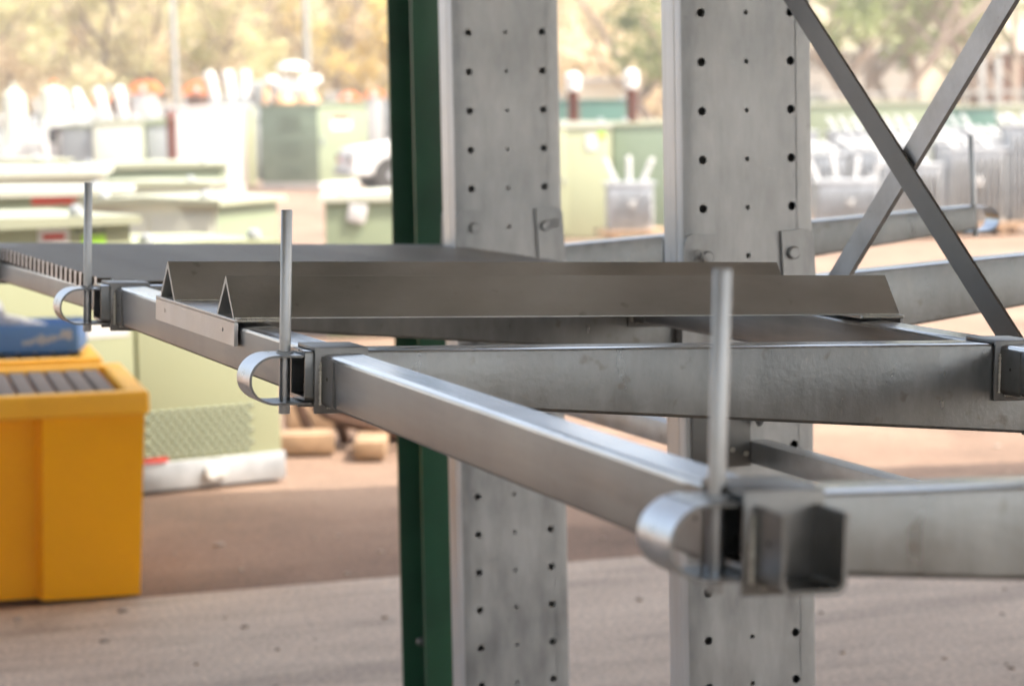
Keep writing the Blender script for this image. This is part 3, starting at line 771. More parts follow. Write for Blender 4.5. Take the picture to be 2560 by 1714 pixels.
e1 = kiosk('cabinet', 'white cabinet with a dark grey left panel, far left', 'electrical cabinet', -5.64, 36, -0.35, -0.5, 0.0, 0.62, 1.22, 'grey', 'kiosk2', 0.02, 0.04, side=(1, 'kioskwhite'))
kiosk('cabinet', 'cream white cabinet front between the grey panel and the brown insulator', 'electrical cabinet', -5.62, 35.9, 0.03, 0.0, 0.66, 0.6, 1.28, 'kioskwhite', 'kiosk', 0.02, 0.04, side=(1, 'kiosk2'))
kiosk('cabinet', 'narrow grey green cabinet beside the brown ribbed insulator', 'electrical cabinet', -4.93, 36.2, 0.1, 0.0, 0.42, 0.5, 1.30, 'grey', 'kiosk2', 0.02, 0.1)
bw = kiosk('cabinet', 'tall blank white locker, brightest cabinet of the yard', 'electrical cabinet', -4.22, 33.8, 0.04, 0.0, 0.80, 0.7, 1.46, 'white', 'white', 0.02, 0.04)
mb = MB(); mb.box(0, 0.05, -0.05, 0.0, 0.45, 1.36, 0.004); obj('edge_channel', mb, M['concretewall'], bw, (0.815, 0.05, 0))
mb = MB(); mb.box(0, 0.11, 0, 0.12, 0.42, 1.42, 0.004); obj('side_post', mb, M['kiosk'], bw, (0.87, 0.08, 0))
bg = kiosk('cabinet', 'big sage green switchgear cabinet with two louvred vents and white sign', 'electrical cabinet', -3.17, 44.3, -0.50, -1.17, 0.0, 1.55, 1.44, 'kioskdark', 'kiosk2', 0.03, 0.05, 0.10, 'concretewall', side=(1, 'kiosk2'))  # body enamel darkened as painted shade, right side kept as the lit tone
for z0 in (0.98, 0.55, 0.24):
    for j in range(6 if z0 > 0.5 else 3):
        sl = MB(); sl.box(-0.80, -0.35, -0.02, -0.002, z0 + j * 0.045, z0 + j * 0.045 + 0.02, 0.003); obj('louvre_slat', sl, M['kioskdark'], bg)
mb = MB(); mb.box(0.003, 0.008, 0.40, 1.02, 0.98, 1.17); obj('warning_sign', mb, M['white'], bg)
mb = MB(); mb.box(0.0085, 0.011, 0.45, 0.97, 1.13, 1.20); obj('red_band', mb, M['red'], bg)
mb = MB(); mb.box(0.004, 0.04, 0.06, 0.12, 0.72, 0.86, 0.004); obj('handle', mb, M['grey'], bg)
mb = MB(); mb.box(-0.02, 0.03, -0.02, 1.56, 0.0, 0.10, 0.004); obj('side_plinth', mb, M['white'], bg)

k7 = kiosk('cabinet', 'sage green cabinet beside the dark green post with a hanging tag', 'electrical cabinet', -1.19, 17.0, 0.04, 0.0, 0.9, 0.7, 0.93, 'kiosk2', 'kioskwhite', 0.035, 0.06)
mb = MB(); mb.box(0.16, 0.28, -0.030, -0.012, 0.735, 0.86, 0.006, rot=Matrix.Rotation(0.18, 3, 'Y'), piv=(0.2, 0, 0.86)); obj('document_pouch', mb, M['paper'], k7)
mb = MB()
for k in range(5): mb.box(0.34 + k * 0.035, 0.358 + k * 0.035, -0.002, -0.0008, 0.79, 0.815)
obj('faint_lettering', mb, M['kioskdark'], k7)

# container-like kiosk between the columns with brown insulators on the roof
kc = kiosk('cabinet', 'tall pale green cabinet between the two rack columns', 'electrical cabinet', 0.56, 28.0, 0.02, -0.38, 0.53, 0.9, 1.235, 'kiosk', 'kioskwhite', 0.02, 0.07, 0.0, doors=((-0.32, 0.06, 0.05, 1.17),))
sticker(kc, 0.27, 0.375, 0.93, 1.10, 'white', -0.012, 'data_plate'); sticker(kc, 0.385, 0.47, 1.04, 1.12, 'lime', -0.002)
kc2 = kiosk('cabinet', 'right side of the pale cabinet, its shade painted as a darker box', 'electrical cabinet', 1.12, 28.2, 0.02, 0.0, 1.1, 0.9, 1.225, 'kioskdark', 'lid', 0.02, 0.05, 0.0)  # darker enamel puts the shaded cabinet side into the colour

def ribbed(mb, base, L, r, n, rot=None):
    prof = [(r * 0.55, 0)]
    for k in range(n):
        z = L * (k + 0.15) / n; prof += [(r * 0.62, z), (r, z + L * 0.25 / n), (r * 0.66, z + L * 0.55 / n)]
    prof += [(r * 0.5, L), (r * 0.45, L * 1.04)]
    mb.lathe(prof, base, rot, 14)
def insulator(label, u, v, z, L, r, n, mat, cap=True, group=None):
    t = thing('post_insulator', label, 'insulator', yard(u, v, z), group=group or 'brown ribbed insulators')
    mb = MB(); ribbed(mb, (0, 0, 0), L, r, n); obj('ribbed_shed', mb, M[mat], t)
    if cap:
        mb = MB(); mb.lathe([(r * 0.7, L), (r * 0.95, L * 1.05), (r * 1.05, L * 1.5), (r * 0.5, L * 1.62)], (0, 0, 0), None, 16); obj('white_cap', mb, M['white'], t)
    return t
insulator('brown ribbed insulator on the pale cabinet, next to the farther column', 0.70, 28.25, 1.215, 0.33, 0.085, 10, 'porcelain')
insulator('brown ribbed insulator on the darker box, next to the right column', 1.33, 28.4, 1.205, 0.35, 0.08, 10, 'porcelain')
t = insulator('tall red-brown ribbed insulator left of the white locker', -4.22, 33.2, 0.0, 1.36, 0.085, 24, 'porcelain', False)

# ------------------------------------------------------------------ transformers
def transformer(label, u, v, alpha, w, d, hgt, z0, bush=3, bl=0.28, br=0.045, tilt=(0.35, 0.0), fins=8, mat='silver', finmat='silver', group='silver distribution transformers on timber skids', spread=0.3, skid=True, blow=None):
    t = thing('transformer', label, 'transformer', yard(u, v), (0, 0, -YAW + alpha), group=group)
    mb = MB(); mb.box(-w / 2, w / 2, 0, d, z0, z0 + hgt, 0.012); obj('tank', mb, M[mat], t)
    mb = MB(); mb.box(-w / 2 - 0.03, w / 2 + 0.03, -0.03, d + 0.03, z0 + hgt, z0 + hgt + 0.022, 0.004); lid_ = obj('lid', mb, M[mat], t)
    if fins:
        fm = MB(); fm.box(-0.006, 0.006, -0.09, 0, 0.06, hgt - 0.06, 0.003); fme = mesh_of('cooling_fin', fm, M[finmat], 30)
        for k in range(fins):
            o = bpy.data.objects.new('cooling_fin', fme); COL.objects.link(o); o.parent = t
            o.location = (-w / 2 + w * (k + 0.5) / fins, -0.0005, z0)
    for k in range(bush):
        f = (k - (bush - 1) / 2)
        ta = tilt[0] * f + tilt[1]
        mb = MB(); R = Matrix.Rotation(ta, 3, 'Y')
        ribbed(mb, (f * spread * w, d * 0.45, z0 + hgt + 0.02), bl, br, 7, R)
        obj('bushing', mb, M['porcelain_w'], lid_)
    mb = MB(); mb.box(-0.045, 0.045, -0.105, -0.092, z0 + hgt * 0.5, z0 + hgt * 0.65, 0.003); obj('rating_plate', mb, M['finshade'], t)
    if skid:
        mb = MB()
        for xx in (-w / 2, w / 2 - 0.09): mb.box(xx, xx + 0.09, -0.15, d + 0.05, 0.0, z0 - 0.04, 0.004)
        obj('skid_runner', mb, M['timber'], t)
        mb = MB(); mb.box(-w / 2 - 0.12, w / 2 + 0.12, -0.16, d + 0.06, z0 - 0.04, z0, 0.004); obj('skid_deck', mb, M['timber'], t)
    return t
transformer('grey transformer with three white bushings, between the two columns', 1.24, 26.9, 0.05, 0.46, 0.4, 0.46, 0.13, 3, 0.26, 0.036, (0.42, 0.0), 6)
transformer('grey transformer with spread white bushings right of the wide column', 3.42, 26.6, 0.05, 0.62, 0.4, 0.46, 0.12, 4, 0.24, 0.034, (0.30, 0.0), 8)
transformer('second front transformer, partly behind the crossed braces', 4.12, 27.0, 0.0, 0.6, 0.4, 0.60, 0.12, 3, 0.18, 0.035, (0.0, -0.95), 10, finmat='finshade')
transformer('dark finned transformer seen right under the far stop rod', 4.82, 27.2, 0.0, 0.58, 0.4, 0.74, 0.12, 3, 0.20, 0.038, (0.0, -0.95), 9, finmat='finshade')
transformer('tallest silver finned transformer at the right edge', 5.50, 27.4, 0.0, 0.66, 0.4, 0.98, 0.12, 3, 0.18, 0.035, (0.0, -0.95), 12)
for k, (u_, v_) in enumerate([(3.55, 29.4), (4.02, 29.5), (4.50, 29.6), (5.02, 29.7), (5.50, 29.8), (6.05, 29.9)]):
    transformer(['back row transformer nearest the wide column', 'back row transformer, second from the wide column', 'back row transformer where the braces cross',
                 'back row transformer right of the brace crossing', 'back row transformer behind the far stop rod', 'back row transformer at the right frame edge'][k],
                u_, v_, 0.0, 0.42, 0.4, 0.66 + 0.03 * k, 0.12, 3, 0.24, 0.038, (0.0, -0.95), 7, skid=False)
for k, (u_, v_) in enumerate([(3.6, 33), (4.3, 33.2), (5.0, 33), (5.7, 33.4), (6.4, 33)]):
    transformer('half hidden transformer in the farthest row at right, ' + ['leftmost', 'second from left', 'middle one', 'second from right', 'rightmost'][k], u_, v_, 0.1 * (k % 3 - 1), 0.5, 0.5, 0.85, 0.12, 3, 0.2, 0.035, (0.0, -0.6), 5, skid=False)
kiosk('cabinet', 'long sage green cabinet row behind the transformers at right', 'electrical cabinet', 5.0, 38, 0.0, -0.9, 1.25, 0.9, 1.33, 'kiosk2', 'lid', 0.02, 0.06)
kiosk('cabinet', 'pale green cabinet above the finned transformers at right edge', 'electrical cabinet', 7.2, 38.4, 0.0, -0.1, 1.3, 0.9, 1.24, 'kiosk', 'lid', 0.02, 0.06)
kiosk('cabinet', 'dark teal box between the green cabinets at right', 'electrical cabinet', 6.55, 38.2, 0.0, -0.25, 0.5, 0.9, 1.24, 'teal', 'lid', 0.02, 0.04)
kiosk('cabinet', 'dark teal box behind the brown insulators', 'electrical cabinet', 0.70, 34, 0.0, -0.2, 0.9, 1.2, 1.44, 'teal', 'teal', 0.01, 0.04)

ORD = ['first', 'second', 'third', 'fourth', 'fifth', 'sixth', 'seventh', 'eighth', 'ninth', 'tenth', 'eleventh', 'twelfth', 'thirteenth', 'fourteenth', 'fifteenth', 'sixteenth', 'seventeenth', 'eighteenth', 'nineteenth', 'twentieth', 'twenty-first', 'twenty-second']
# ------------------------------------------------------------------ far row of machines and stock
rnd = random.Random(7)
def wheel(t, x, y, r, w, name='wheel'):
    mb = MB(); mb.lathe([(r * 0.7, -w / 2), (r * 0.95, -w / 2), (r, -w * 0.3), (r, w * 0.3), (r * 0.95, w / 2), (r * 0.7, w / 2)], (x, y, r), Matrix.Rotation(PI / 2, 3, 'X'), 22)
    o = obj(name, mb, M['rubber'], t)
    mb = MB(); mb.lathe([(r * 0.62, -w * 0.45), (r * 0.6, w * 0.4), (r * 0.2, w * 0.52)], (x, y, r), Matrix.Rotation(PI / 2, 3, 'X'), 16); obj('rim', mb, M['silver'], o)
def ute(label, u, v, alpha, body='white', cab=True):
    """pick-up: nose towards local -x"""
    t = thing('utility_vehicle', label, 'utility vehicle', yard(u, v), (0, 0, -YAW + alpha))
    mb = MB()
    side = [(0.0, 0.28), (0.0, 0.58), (0.08, 0.70), (0.85, 0.80), (1.2, 1.15), (2.0, 1.18), (2.25, 0.80), (3.7, 0.80), (3.7, 0.30)]
    if not cab: side = [(0.0, 0.28), (0.0, 0.60), (0.08, 0.74), (0.95, 0.80), (1.1, 0.80), (3.6, 0.80), (3.6, 0.3)]
    mb.prism([(x, z) for x, z in side], 'y', 0.0, 1.4); bmesh.ops.bevel(mb.bm, geom=[e for e in mb.bm.edges], offset=0.03, segments=2, affect='EDGES')
    obj('body', mb, M[body], t)
    mb = MB(); mb.prism([(0.93, 0.82), (1.22, 1.10), (1.95, 1.12), (2.12, 0.82)], 'y', -0.012, 1.412)
    if cab: obj('side_window', mb, M['glass'], t)
    else: mb.bm.free()
    for y in (0.02, 1.38): 
        for x in (0.62, 2.9): wheel(t, x, y, 0.29, 0.18)
    for y in (0.16, 1.12):
        mb = MB(); mb.box(-0.03, 0.02, y, y + 0.16, 0.50, 0.60, 0.01); obj('headlight', mb, M['glass'], t)
        mb = MB(); mb.box(-0.025, 0.02, y + (0.17 if y < 1 else -0.06), y + (0.23 if y < 1 else 0), 0.48, 0.56, 0.008); obj('indicator', mb, M['red'], t)
    mb = MB(); mb.box(-0.06, 0.04, 0.02, 1.38, 0.27, 0.38, 0.02); obj('bumper', mb, M['finshade'], t)
    return t
ute('white utility vehicle whose bonnet and wheel show beside the green post', -2.45, 41.6, 0.25)
ute('white utility truck parked at the far left edge', -9.2, 46.5, -0.15)
# orange half-round hoods of stacked cable drums
def drum(label, u, v, z, r, w, mat, rot=0.0):
    t = thing('cable_drum', label, 'cable drum', yard(u, v, z + r), (PI / 2, 0, -YAW + rot), group='orange cable drums in the far row')
    mb = MB(); mb.lathe([(r, -w / 2), (r, -w / 2 + 0.05), (r * 0.5, -w / 2 + 0.055), (r * 0.5, w / 2 - 0.055), (r, w / 2 - 0.05), (r, w / 2)], (0, 0, 0), None, 24); obj('flanges', mb, M[mat], t)
    mb = MB(); mb.lathe([(r * 0.8, -w / 2 + 0.06), (r * 0.8, w / 2 - 0.06)], (0, 0, 0), None, 24); obj('wound_cable', mb, M['rubber'], t)
def hooded(label, u, v, z, r, w, mat='orange', low='grey'):
    t = thing('hooded_machine', label, 'machine', yard(u, v), (0, 0, -YAW), group='machines with rounded orange hoods in the far row')
    mb = MB(); mb.box(-w / 2, w / 2, -0.3, 0.3, 0, z, 0.02); obj('body', mb, M[low], t)
    mb = MB(); mb.prism([(r * math.cos(PI * q / 12), z + 0.001 + r * 0.9 * math.sin(PI * q / 12)) for q in range(13)], 'y', -0.3, 0.3); obj('hood', mb, M[mat], t)
    mb = MB(); mb.lathe([(0.05, 0), (0.06, 0.02), (0.05, 0.06)], (0, -0.301, z + r * 0.35), Matrix.Rotation(PI / 2, 3, 'X'), 12); obj('lamp', mb, M['white'], t)
for k, (u_, v_, z_, r_) in enumerate([(-7.10, 52, 1.66, 0.29), (-6.06, 52.2, 1.62, 0.30), (-8.1, 53, 1.5, 0.16), (-3.1, 52, 1.45, 0.2), (-2.55, 51, 1.5, 0.18), (-2.1, 52, 1.52, 0.2)]):
    hooded(['orange hooded machine left of the first lamp pole', 'orange hooded machine right of the first lamp pole', 'small orange hooded machine near the white tank', 'small orange hooded machine over the big sage cabinet', 'small orange hood above the white vehicle', 'orange hood right beside the dark green post'][k], u_, v_, z_, r_, r_ * 1.6, 'orange', ['finshade', 'rust'][k % 2])
def tankthing(label, u, v, r, hgt, mat='white', dome=True, cat='tank', name='storage_tank', cap=None):
    t = thing(name, label, cat, yard(u, v))
    mb = MB(); prof = [(r, 0.0), (r, hgt * 0.86), (r * 0.85, hgt * 0.95), (r * 0.3, hgt)] if dome else [(r, 0), (r, hgt)]
    mb.lathe(prof, (0, 0, 0), None, 24); obj('shell', mb, M[mat], t)
    mb = MB(); mb.lathe([(r * 0.25, hgt), (r * 0.25, hgt + 0.08), (r * 0.1, hgt + 0.1)], (0, 0, 0), None, 12); obj('cap', mb, M[cap or mat], t)
tankthing('white rounded tank with orange cap at far left', -8.12, 47.5, 0.26, 1.82, mat='kioskwhite', cap='orange')
tankthing('white tank at the extreme left edge', -8.75, 47, 0.22, 1.78, mat='kioskwhite')
# bundles of pale poles and tubes leaning in stillages
def leaning(label, u, v, z, L, r, ang, mat, rot=0.0, group='pale tubes standing in the far row'):
    t = thing('upright_tube', label, 'tube', yard(u, v, 0), (0, 0, -YAW + rot), group=group)
    mb = MB(); mb.box(-0.12, 0.12, -0.12, 0.12, 0, z, 0.01); obj('stand', mb, M['grey'], t)
    mb = MB(); R = Matrix.Rotation(ang, 3, 'Y'); mb.lathe([(r * 0.8, 0.001), (r, 0.03), (r, L - 0.05), (r * 0.6, L)], (0, 0, z), R, 14); obj('tube', mb, M[mat], t)
leaning('white tube leaning left above the tall white locker', -5.50, 50, 1.50, 0.56, 0.105, -0.22, 'white')
leaning('white upright tube above the tall white locker, middle one', -5.20, 50, 1.50, 0.56, 0.11, -0.12, 'white')
leaning('white tube leaning right above the tall white locker', -4.98, 50, 1.56, 0.50, 0.105, 0.12, 'white')
leaning('grey tube right of the white ones', -4.78, 50.3, 1.36, 0.50, 0.09, 0.15, 'grey')
leaning('pinkish tube beside the big sage cabinet', -4.62, 50.5, 1.3, 0.42, 0.06, 0.1, 'paleorange')
for k, (u_, a_) in enumerate([(-7.42, -0.45), (-7.10, -0.3), (-6.8, -0.15)]):
    leaning(['pale tube leaning furthest left in the far row', 'pale leaning tube, middle of the far left three', 'pale leaning tube nearest the white tank'][k], u_, 47, 1.22, 0.58, 0.09, a_, 'white')
# white reflector-like dishes on a stack over the big sage cabinet
t = thing('stacked_lids', 'stack of pale lids and discs above the big sage cabinet', 'lids', yard(-4.2, 52))
mb = MB(); mb.lathe([(0.30, 2.04), (0.32, 2.09), (0.24, 2.2), (0.1, 2.24)], (0, 0, 0), None, 20); obj('top_disc', mb, M['white'], t)
mb = MB()
for k in range(4): mb.lathe([(0.16, 0), (0.18, 0.06), (0.14, 0.16), (0.05, 0.18)], (-0.42 + k * 0.28, 0, 1.78), None, 14)
obj('discs', mb, M['white'], t)
mb = MB(); mb.box(-0.5, 0.5, -0.25, 0.25, 0.0, 1.40, 0.02); mb.box(-0.42, 0.42, -0.2, 0.2, 1.62, 1.78, 0.03); obj('stand', mb, M['finshade'], t)
for q in (-0.24, 0.24):
    mb = MB(); mb.lathe([(0.21, 1.401), (0.20, 1.5), (0.13, 1.6), (0.04, 1.64)], (q, -0.28, 0), None, 18); obj('pale_orange_cover', mb, M['paleorange'], t)
for k in range(22):
    u_ = -9.5 + k * 0.62 + rnd.uniform(-0.2, 0.2)
    if u_ > 1.4: u_ += 3.0
    m_ = rnd.choice(['finshade', 'grey', 'silver', 'rust', 'kiosk2', 'finshade', 'rust'])
    transformer('small far transformer below the trees, ' + ORD[k] + ' from the left', u_, 54 + rnd.uniform(-1.5, 1.5), rnd.uniform(-.5, .5), rnd.uniform(0.4, 0.8), 0.5, rnd.uniform(1.15, 1.5), 0.1, rnd.choice([2, 3]), rnd.uniform(.15, .3), 0.06, (0.3, 0), 4, mat=m_, finmat=m_, group='far transformers below the trees', skid=False)
for k in range(9):
    u_ = -8.6 + k * 0.5
    transformer('weathered machine at far left, ' + ORD[k] + ' from the left edge', u_ + rnd.uniform(-.1, .1), 44 + (k % 3) * 1.1, rnd.uniform(-.4, .4), rnd.uniform(0.35, 0.5), 0.4, rnd.uniform(0.9, 1.1), 0.1, 3, 0.22, 0.05, (0.4, 0), 4, mat=['grey', 'white', 'rust', 'finshade', 'white', 'rust', 'silver', 'finshade', 'grey'][k], finmat='finshade', group='weathered machines at left', skid=False)

# ------------------------------------------------------------------ timber blocks and scrap near the green post
def block(label, u, v, rot, w, d, hgt, mat='timber', z=0.0):
    mb = MB(); mb.box(-w / 2, w / 2, 0, d, 0, hgt, 0.006); return obj('timber_block', mb, M[mat], None, yard(u, v, z), (0, 0, -YAW + rot), label=label, cat='timber block', group='sawn timber blocks on the ground')
block('long pale timber block right of the louvred cabinet', -0.90, 11.40, 0.1, 0.24, 0.2, 0.085)
block('short timber block in front of the rusty scrap', -0.62, 11.20, 0.0, 0.135, 0.4, 0.075)
block('timber block lying farther back behind the rusty scrap', -0.86, 12.3, 0.3, 0.4, 0.12, 0.12)
t = thing('scrap_coil', 'rusty coil and bent steel resting on timber beside the green post', 'steel scrap', yard(-0.56, 11.85), (0, 0, -YAW))
mb = MB()
for k in range(4):
    pts = []
    for q in range(25):
        a_ = 2 * PI * q / 24; pts.append((0.33 * math.cos(a_) + 0.03 * k, 0.3 * math.sin(a_), 0.12 + 0.045 * k + 0.10 * math.cos(a_ + 0.6) * -0.6))
    mb.tube(pts, 0.028, 8)
obj('coil', mb, M['rust'], t)
mb = MB(); mb.box(-0.34, 0.5, -0.12, 0.1, 0.20, 0.235, 0.004, rot=Matrix.Rotation(0.30, 3, 'Y')); mb.box(-0.40, -0.36, -0.2, -0.1, 0.0, 0.28, 0.004, rot=Matrix.Rotation(-0.35, 3, 'Y')); mb.box(-0.25, -0.21, -0.2, -0.1, 0.0, 0.28, 0.004, rot=Matrix.Rotation(-0.3, 3, 'Y'))
mb.box(-0.15, 0.3, -0.05, 0.2, 0.0, 0.08, 0.01)
obj('bent_plate', mb, M['rust'], t)
mb = MB(); mb.lathe([(0.02, 0), (0.045, 0.02), (0.045, 0.05), (0.02, 0.06)], (-0.22, -0.16, 0.16), Matrix.Rotation(PI / 2, 3, 'X'), 12); obj('fitting', mb, M['finshade'], t)

# ------------------------------------------------------------------ lamp poles, building, fence
for k, (u_, v_, h_, ln) in enumerate([(-6.85, 55, 9, 0.004), (-4.18, 56, 9, 0.002)]):
    t = thing('lamp_pole', ['pale lamp pole over the far row, left one', 'pale lamp pole over the big sage cabinet, right one'][k], 'lamp pole', yard(u_, v_), (0, -0.012, -YAW), group='pale lamp poles before the trees')
    mb = MB(); mb.lathe([(0.075, 0), (0.062, h_ * 0.5), (0.045, h_)], (0, 0, 0), None, 14); obj('shaft', mb, M['pole'], t)
    mb = MB(); mb.box(0, 1.1, -0.06, 0.06, h_ - 0.02, h_ + 0.08, 0.03); obj('lamp_arm', mb, M['pole'], t)
t = thing('warehouse', 'grey rendered warehouse with a bright cream upper wall at right', 'building', yard(8.2, 60), (0, 0, -YAW + 0.05))
mb = MB(); mb.box(-2.6, 1.15, 0, 6, 0, 2.30); obj('rendered_wall', mb, M['concretewall'], t)
mb = MB(); mb.box(-2.7, 1.25, -0.12, 6.1, 2.301, 2.40); obj('parapet', mb, M['white'], t)
mb = MB(); mb.box(-6, 9, 7.5, 14, 0, 5.2); obj('cream_wall', mb, M['creamwall'], t)
mb = MB(); mb.box(1.2, 2.7, 1.2, 5, 0, 3.6); obj('bright_wall', mb, M['creamwall'], t)
for k in range(14):
    mb = MB(); mb.box(-2.45 + k * 0.26, -2.42 + k * 0.26, -0.012, -0.001, 0.1, 2.2, 0.002); obj('wall_batten', mb, M['concretewall'], t)
t = thing('brick_building', 'dark brown brick building at the upper right edge', 'building', yard(12.2, 58), (0, 0, -YAW))
mb = MB(); mb.box(-1.5, 5, 0, 5, 0, 2.2); obj('brick_wall', mb, M['brownwall'], t)
mb = MB(); mb.box(-1.7, 5.2, -0.3, 5.2, 2.2, 2.35); obj('eave', mb, M['white'], t)
mb = MB(); mb.box(-0.9, -0.2, -0.02, 0.0, 1.1, 1.6); obj('window', mb, M['glass'], t)
t = thing('shed', 'cream shed wall behind the brown insulators between the columns', 'shed', yard(1.8, 51), (0, 0, -YAW))
mb = MB(); mb.box(-0.5, 0.75, 0, 2, 0, 1.72); obj('wall', mb, M['creamwall'], t)
mb = MB(); mb.box(-0.56, 0.81, -0.1, 2.1, 1.72, 1.80); obj('roof', mb, M['white'], t)
t = thing('rail_fence', 'pale pipe rail fence below the warehouse at right', 'fence', yard(4.9, 44), (0, 0, -YAW))
for k in range(3):
    mb = MB(); mb.tube([(0, 0, 0.5 + 0.45 * k), (5.5, 0, 0.5 + 0.45 * k)], 0.022, 8); obj('rail', mb, M['pole'], t)
pm = MB(); pm.tube([(0, 0, 0), (0, 0, 1.45)], 0.03, 8); pme = mesh_of('fence_post', pm, M['pole'])
for k in range(7):
    o = bpy.data.objects.new('fence_post', pme); COL.objects.link(o); o.parent = t; o.location = (k * 0.9, 0.0, 0)
for k in range(2):
    mb = MB(); mb.box(-0.06, 0.06, 0, 0.12, 0, 2.05, 0.01); obj('marker_post', mb, M['pole'], None, yard(9.05 + k * 0.32, 50.5), (0, 0, -YAW), label=['left', 'right'][k] + ' one of the two pale upright posts before the brown building', cat='post', group='pair of pale posts at right')

# ------------------------------------------------------------------ loose stones and leaf litter on slab and yard
rnd = random.Random(12); mb = MB()
for k in range(300):
    u_ = rnd.uniform(-3.2, 3.2); v_ = rnd.uniform(4.5, 16) ; p = yard(u_, v_); zt_ = 0.0 if p[1] < 6.32 else -0.015
    r_ = rnd.uniform(0.004, 0.013) * (1.6 if rnd.random() < 0.06 else 1)
    mt = Matrix.Translation((p[0], p[1], zt_ + r_ * 0.3)) @ Matrix.Rotation(rnd.uniform(0, 6), 4, 'Z') @ Matrix.Diagonal((r_ * 1.5, r_, r_ * 0.55, 1))
    bmesh.ops.create_icosphere(mb.bm, subdivisions=1, radius=1, matrix=mt)
o = obj('loose_stones', mb, M['stone'], kind='stuff', smooth=0)

# ------------------------------------------------------------------ trees
def leaf_mesh(name, seed, hgt, crown0, rad, n, size, mat, clumps=26):
    rnd = random.Random(seed); verts = []; faces = []
    cl = []
    for k in range(clumps):
        a_ = rnd.uniform(0, 2 * PI); q = rnd.random() ** 0.6; z = crown0 + (hgt - crown0) * rnd.random()
        env = rad * math.sin(PI * min(0.97, max(0.12, (z - crown0) / (hgt - crown0) * 0.85 + 0.12))) ** 0.6
        cl.append((q * env * math.cos(a_), q * env * math.sin(a_), z, rnd.uniform(0.28, 0.6) * rad * 0.6))
    for k in range(n):
        cx, cy, cz, cr = rnd.choice(cl)
        while True:
            d = Vector((rnd.uniform(-1, 1), rnd.uniform(-1, 1), rnd.uniform(-1, 1)))
            if d.length < 1: break
        p = Vector((cx, cy, cz)) + d * cr * rnd.uniform(0.5, 1.1)
        e = Vector((rnd.gauss(0, 1), rnd.gauss(0, 1), rnd.gauss(0, .7))).normalized(); f_ = e.orthogonal().normalized()
        f_ = (Matrix.Rotation(rnd.uniform(0, PI), 3, e) @ f_)
        s1 = size * rnd.uniform(0.6, 1.4); s2 = s1 * 0.45
        b = len(verts)
        verts += [tuple(p - e * s1), tuple(p + f_ * s2), tuple(p + e * s1), tuple(p - f_ * s2)]; faces.append((b, b + 1, b + 2, b + 3))
    me = bpy.data.meshes.new(name); me.from_pydata(verts, [], faces); me.materials.append(mat); return me
def trunk_mesh(seed, hgt, r, crown0, rad, stems=1):
    rnd = random.Random(seed); mb = MB()
    for s in range(stems):
        lean = Vector((rnd.uniform(-.25, .25), rnd.uniform(-.25, .25), 1)) if stems == 1 else Vector((math.cos(s * 2.3) * .5, math.sin(s * 2.3) * .5, 1))
        pts = [Vector((0, 0, 0))]
        for k in range(6): pts.append(pts[-1] + (lean + Vector((rnd.uniform(-.2, .2), rnd.uniform(-.2, .2), 0))).normalized() * hgt * 0.8 / 6)
        mb.tube(pts, [r * (1 - 0.13 * k) for k in range(7)], 8)
        for b in range(6):
            k = rnd.randint(2, 5); a_ = rnd.uniform(0, 2 * PI); p0 = pts[k]
            p1 = p0 + Vector((math.cos(a_) * rad * .45, math.sin(a_) * rad * .45, hgt * 0.12)); p2 = p1 + Vector((math.cos(a_ + .4) * rad * .35, math.sin(a_ + .4) * rad * .35, hgt * 0.14))
            mb.tube([p0, p1, p2], [r * .45, r * .3, r * .12], 6)
    return mesh_of('trunk', mb, M['bark'])
def tree(label, u, v, crown, trunk, sc, rot, group):
    t = thing('tree', label, 'tree', yard(u, v), (0, 0, rot), group=group); t.scale = (sc, sc, sc)
    for nm, me in (('crown', crown), ('trunk', trunk)):
        o = bpy.data.objects.new(nm, me); COL.objects.link(o); o.parent = t
kinds = []
for k in range(5):
    kinds.append((leaf_mesh('crown', 10 + k, 6.5, 0.9, 2.0, 3800, 0.085, M[['leaf_dry', 'leaf_tan', 'leaf_dry', 'leaf_tan', 'leaf_yellow'][k]], 40), trunk_mesh(20 + k, 6.0, 0.08, 1.0, 1.8, 1 + k % 2)))
rnd = random.Random(3)
i = 0
for row, (v0, n_) in enumerate([(62, 15), (67, 16), (72, 17)]):
    for k in range(n_):
        u_ = -15 + (k + rnd.uniform(-.3, .3)) * (19.5 + row) / n_
        kk = rnd.choice([0, 1, 2, 3])
        if row == 0 and abs(u_ + 2.6) < 0.7: kk = 4
        tree(['dry olive bush tree in the pale woodland beyond the yard', 'tan leafed bush tree in the pale woodland beyond the yard', 'dry olive bush tree in the pale woodland beyond the yard', 'tan leafed bush tree in the pale woodland beyond the yard', 'yellow blossoming tree in the woodland left of the green post'][kk],
             u_, v0 + rnd.uniform(-1.5, 1.5), *kinds[kk], rnd.uniform(0.8, 1.25), rnd.uniform(0, 6.28), 'pale bush trees beyond the yard')
gk = (leaf_mesh('crown', 50, 7.5, 2.1, 2.1, 4600, 0.10, M['leaf_green'], 46), trunk_mesh(60, 7, 0.13, 2, 2.2, 3))
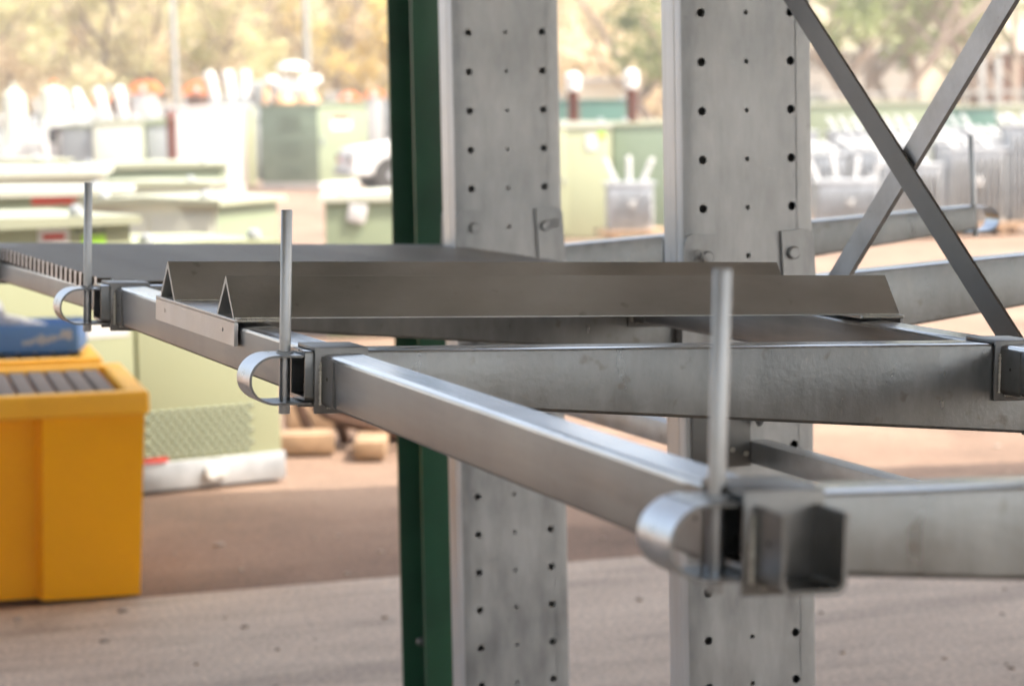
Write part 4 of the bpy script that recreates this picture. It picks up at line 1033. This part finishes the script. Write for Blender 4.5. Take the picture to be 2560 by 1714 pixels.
gk2 = (leaf_mesh('crown', 52, 7.5, 2.5, 2.4, 3000, 0.10, M['leaf_green'], 34), trunk_mesh(61, 7, 0.12, 2, 2.4, 4))
tree('dark green tree between the two rack columns', 3.35, 50, *gk, 0.85, 0.3, 'dark green trees at right')
tree('many-stemmed green tree in front of the warehouse, right of the wide column', 7.2, 53, *gk2, 0.95, 1.1, 'dark green trees at right')
tree('green tree before the brown brick building at the right edge', 10.3, 54, *gk2, 0.95, 2.7, 'dark green trees at right')
tree('green tree whose foliage hangs over the top right corner', 8.8, 57, *gk, 1.0, 4.0, 'dark green trees at right')
# far woodland mass behind the single trees
rnd = random.Random(99); verts = []; faces = []
for k in range(26000):
    u_ = rnd.uniform(-40, 30); v_ = rnd.uniform(80, 96); z = rnd.uniform(0.0, 8.5) * (0.8 + 0.2 * math.sin(u_ * 0.9))
    p = Vector(yard(u_, v_, z)); e = Vector((rnd.gauss(0, 1), rnd.gauss(0, 1), rnd.gauss(0, 1))).normalized(); f_ = e.orthogonal().normalized()
    s1 = rnd.uniform(0.12, 0.3); b = len(verts); verts += [tuple(p - e * s1), tuple(p + f_ * s1 * .5), tuple(p + e * s1), tuple(p - f_ * s1 * .5)]; faces.append((b, b + 1, b + 2, b + 3))
me = bpy.data.meshes.new('woodland'); me.from_pydata(verts, [], faces); me.materials.append(M['leaf_tan'])
o = bpy.data.objects.new('woodland', me); COL.objects.link(o); o['kind'] = 'stuff'; o['label'] = 'pale dry woodland far beyond the yard'; o['category'] = 'woodland'

# ------------------------------------------------------------------ thin volume added to imitate lens veiling over the yard
hz = bpy.data.materials.new('lens_veil_volume'); hz.use_nodes = True
n = hz.node_tree.nodes; n.clear()
ho = n.new('ShaderNodeOutputMaterial'); hv = n.new('ShaderNodeVolumePrincipled')
hv.inputs['Density'].default_value = 0.0028; hv.inputs['Color'].default_value = (1.0, 0.97, 0.92, 1); hv.inputs['Anisotropy'].default_value = 0.2
hz.node_tree.links.new(hv.outputs[0], ho.inputs['Volume'])
mb = MB(); mb.box(-410, 410, -310, 610, -1.1, 13.0); obj('haze', mb, hz, kind='stuff', smooth=0)
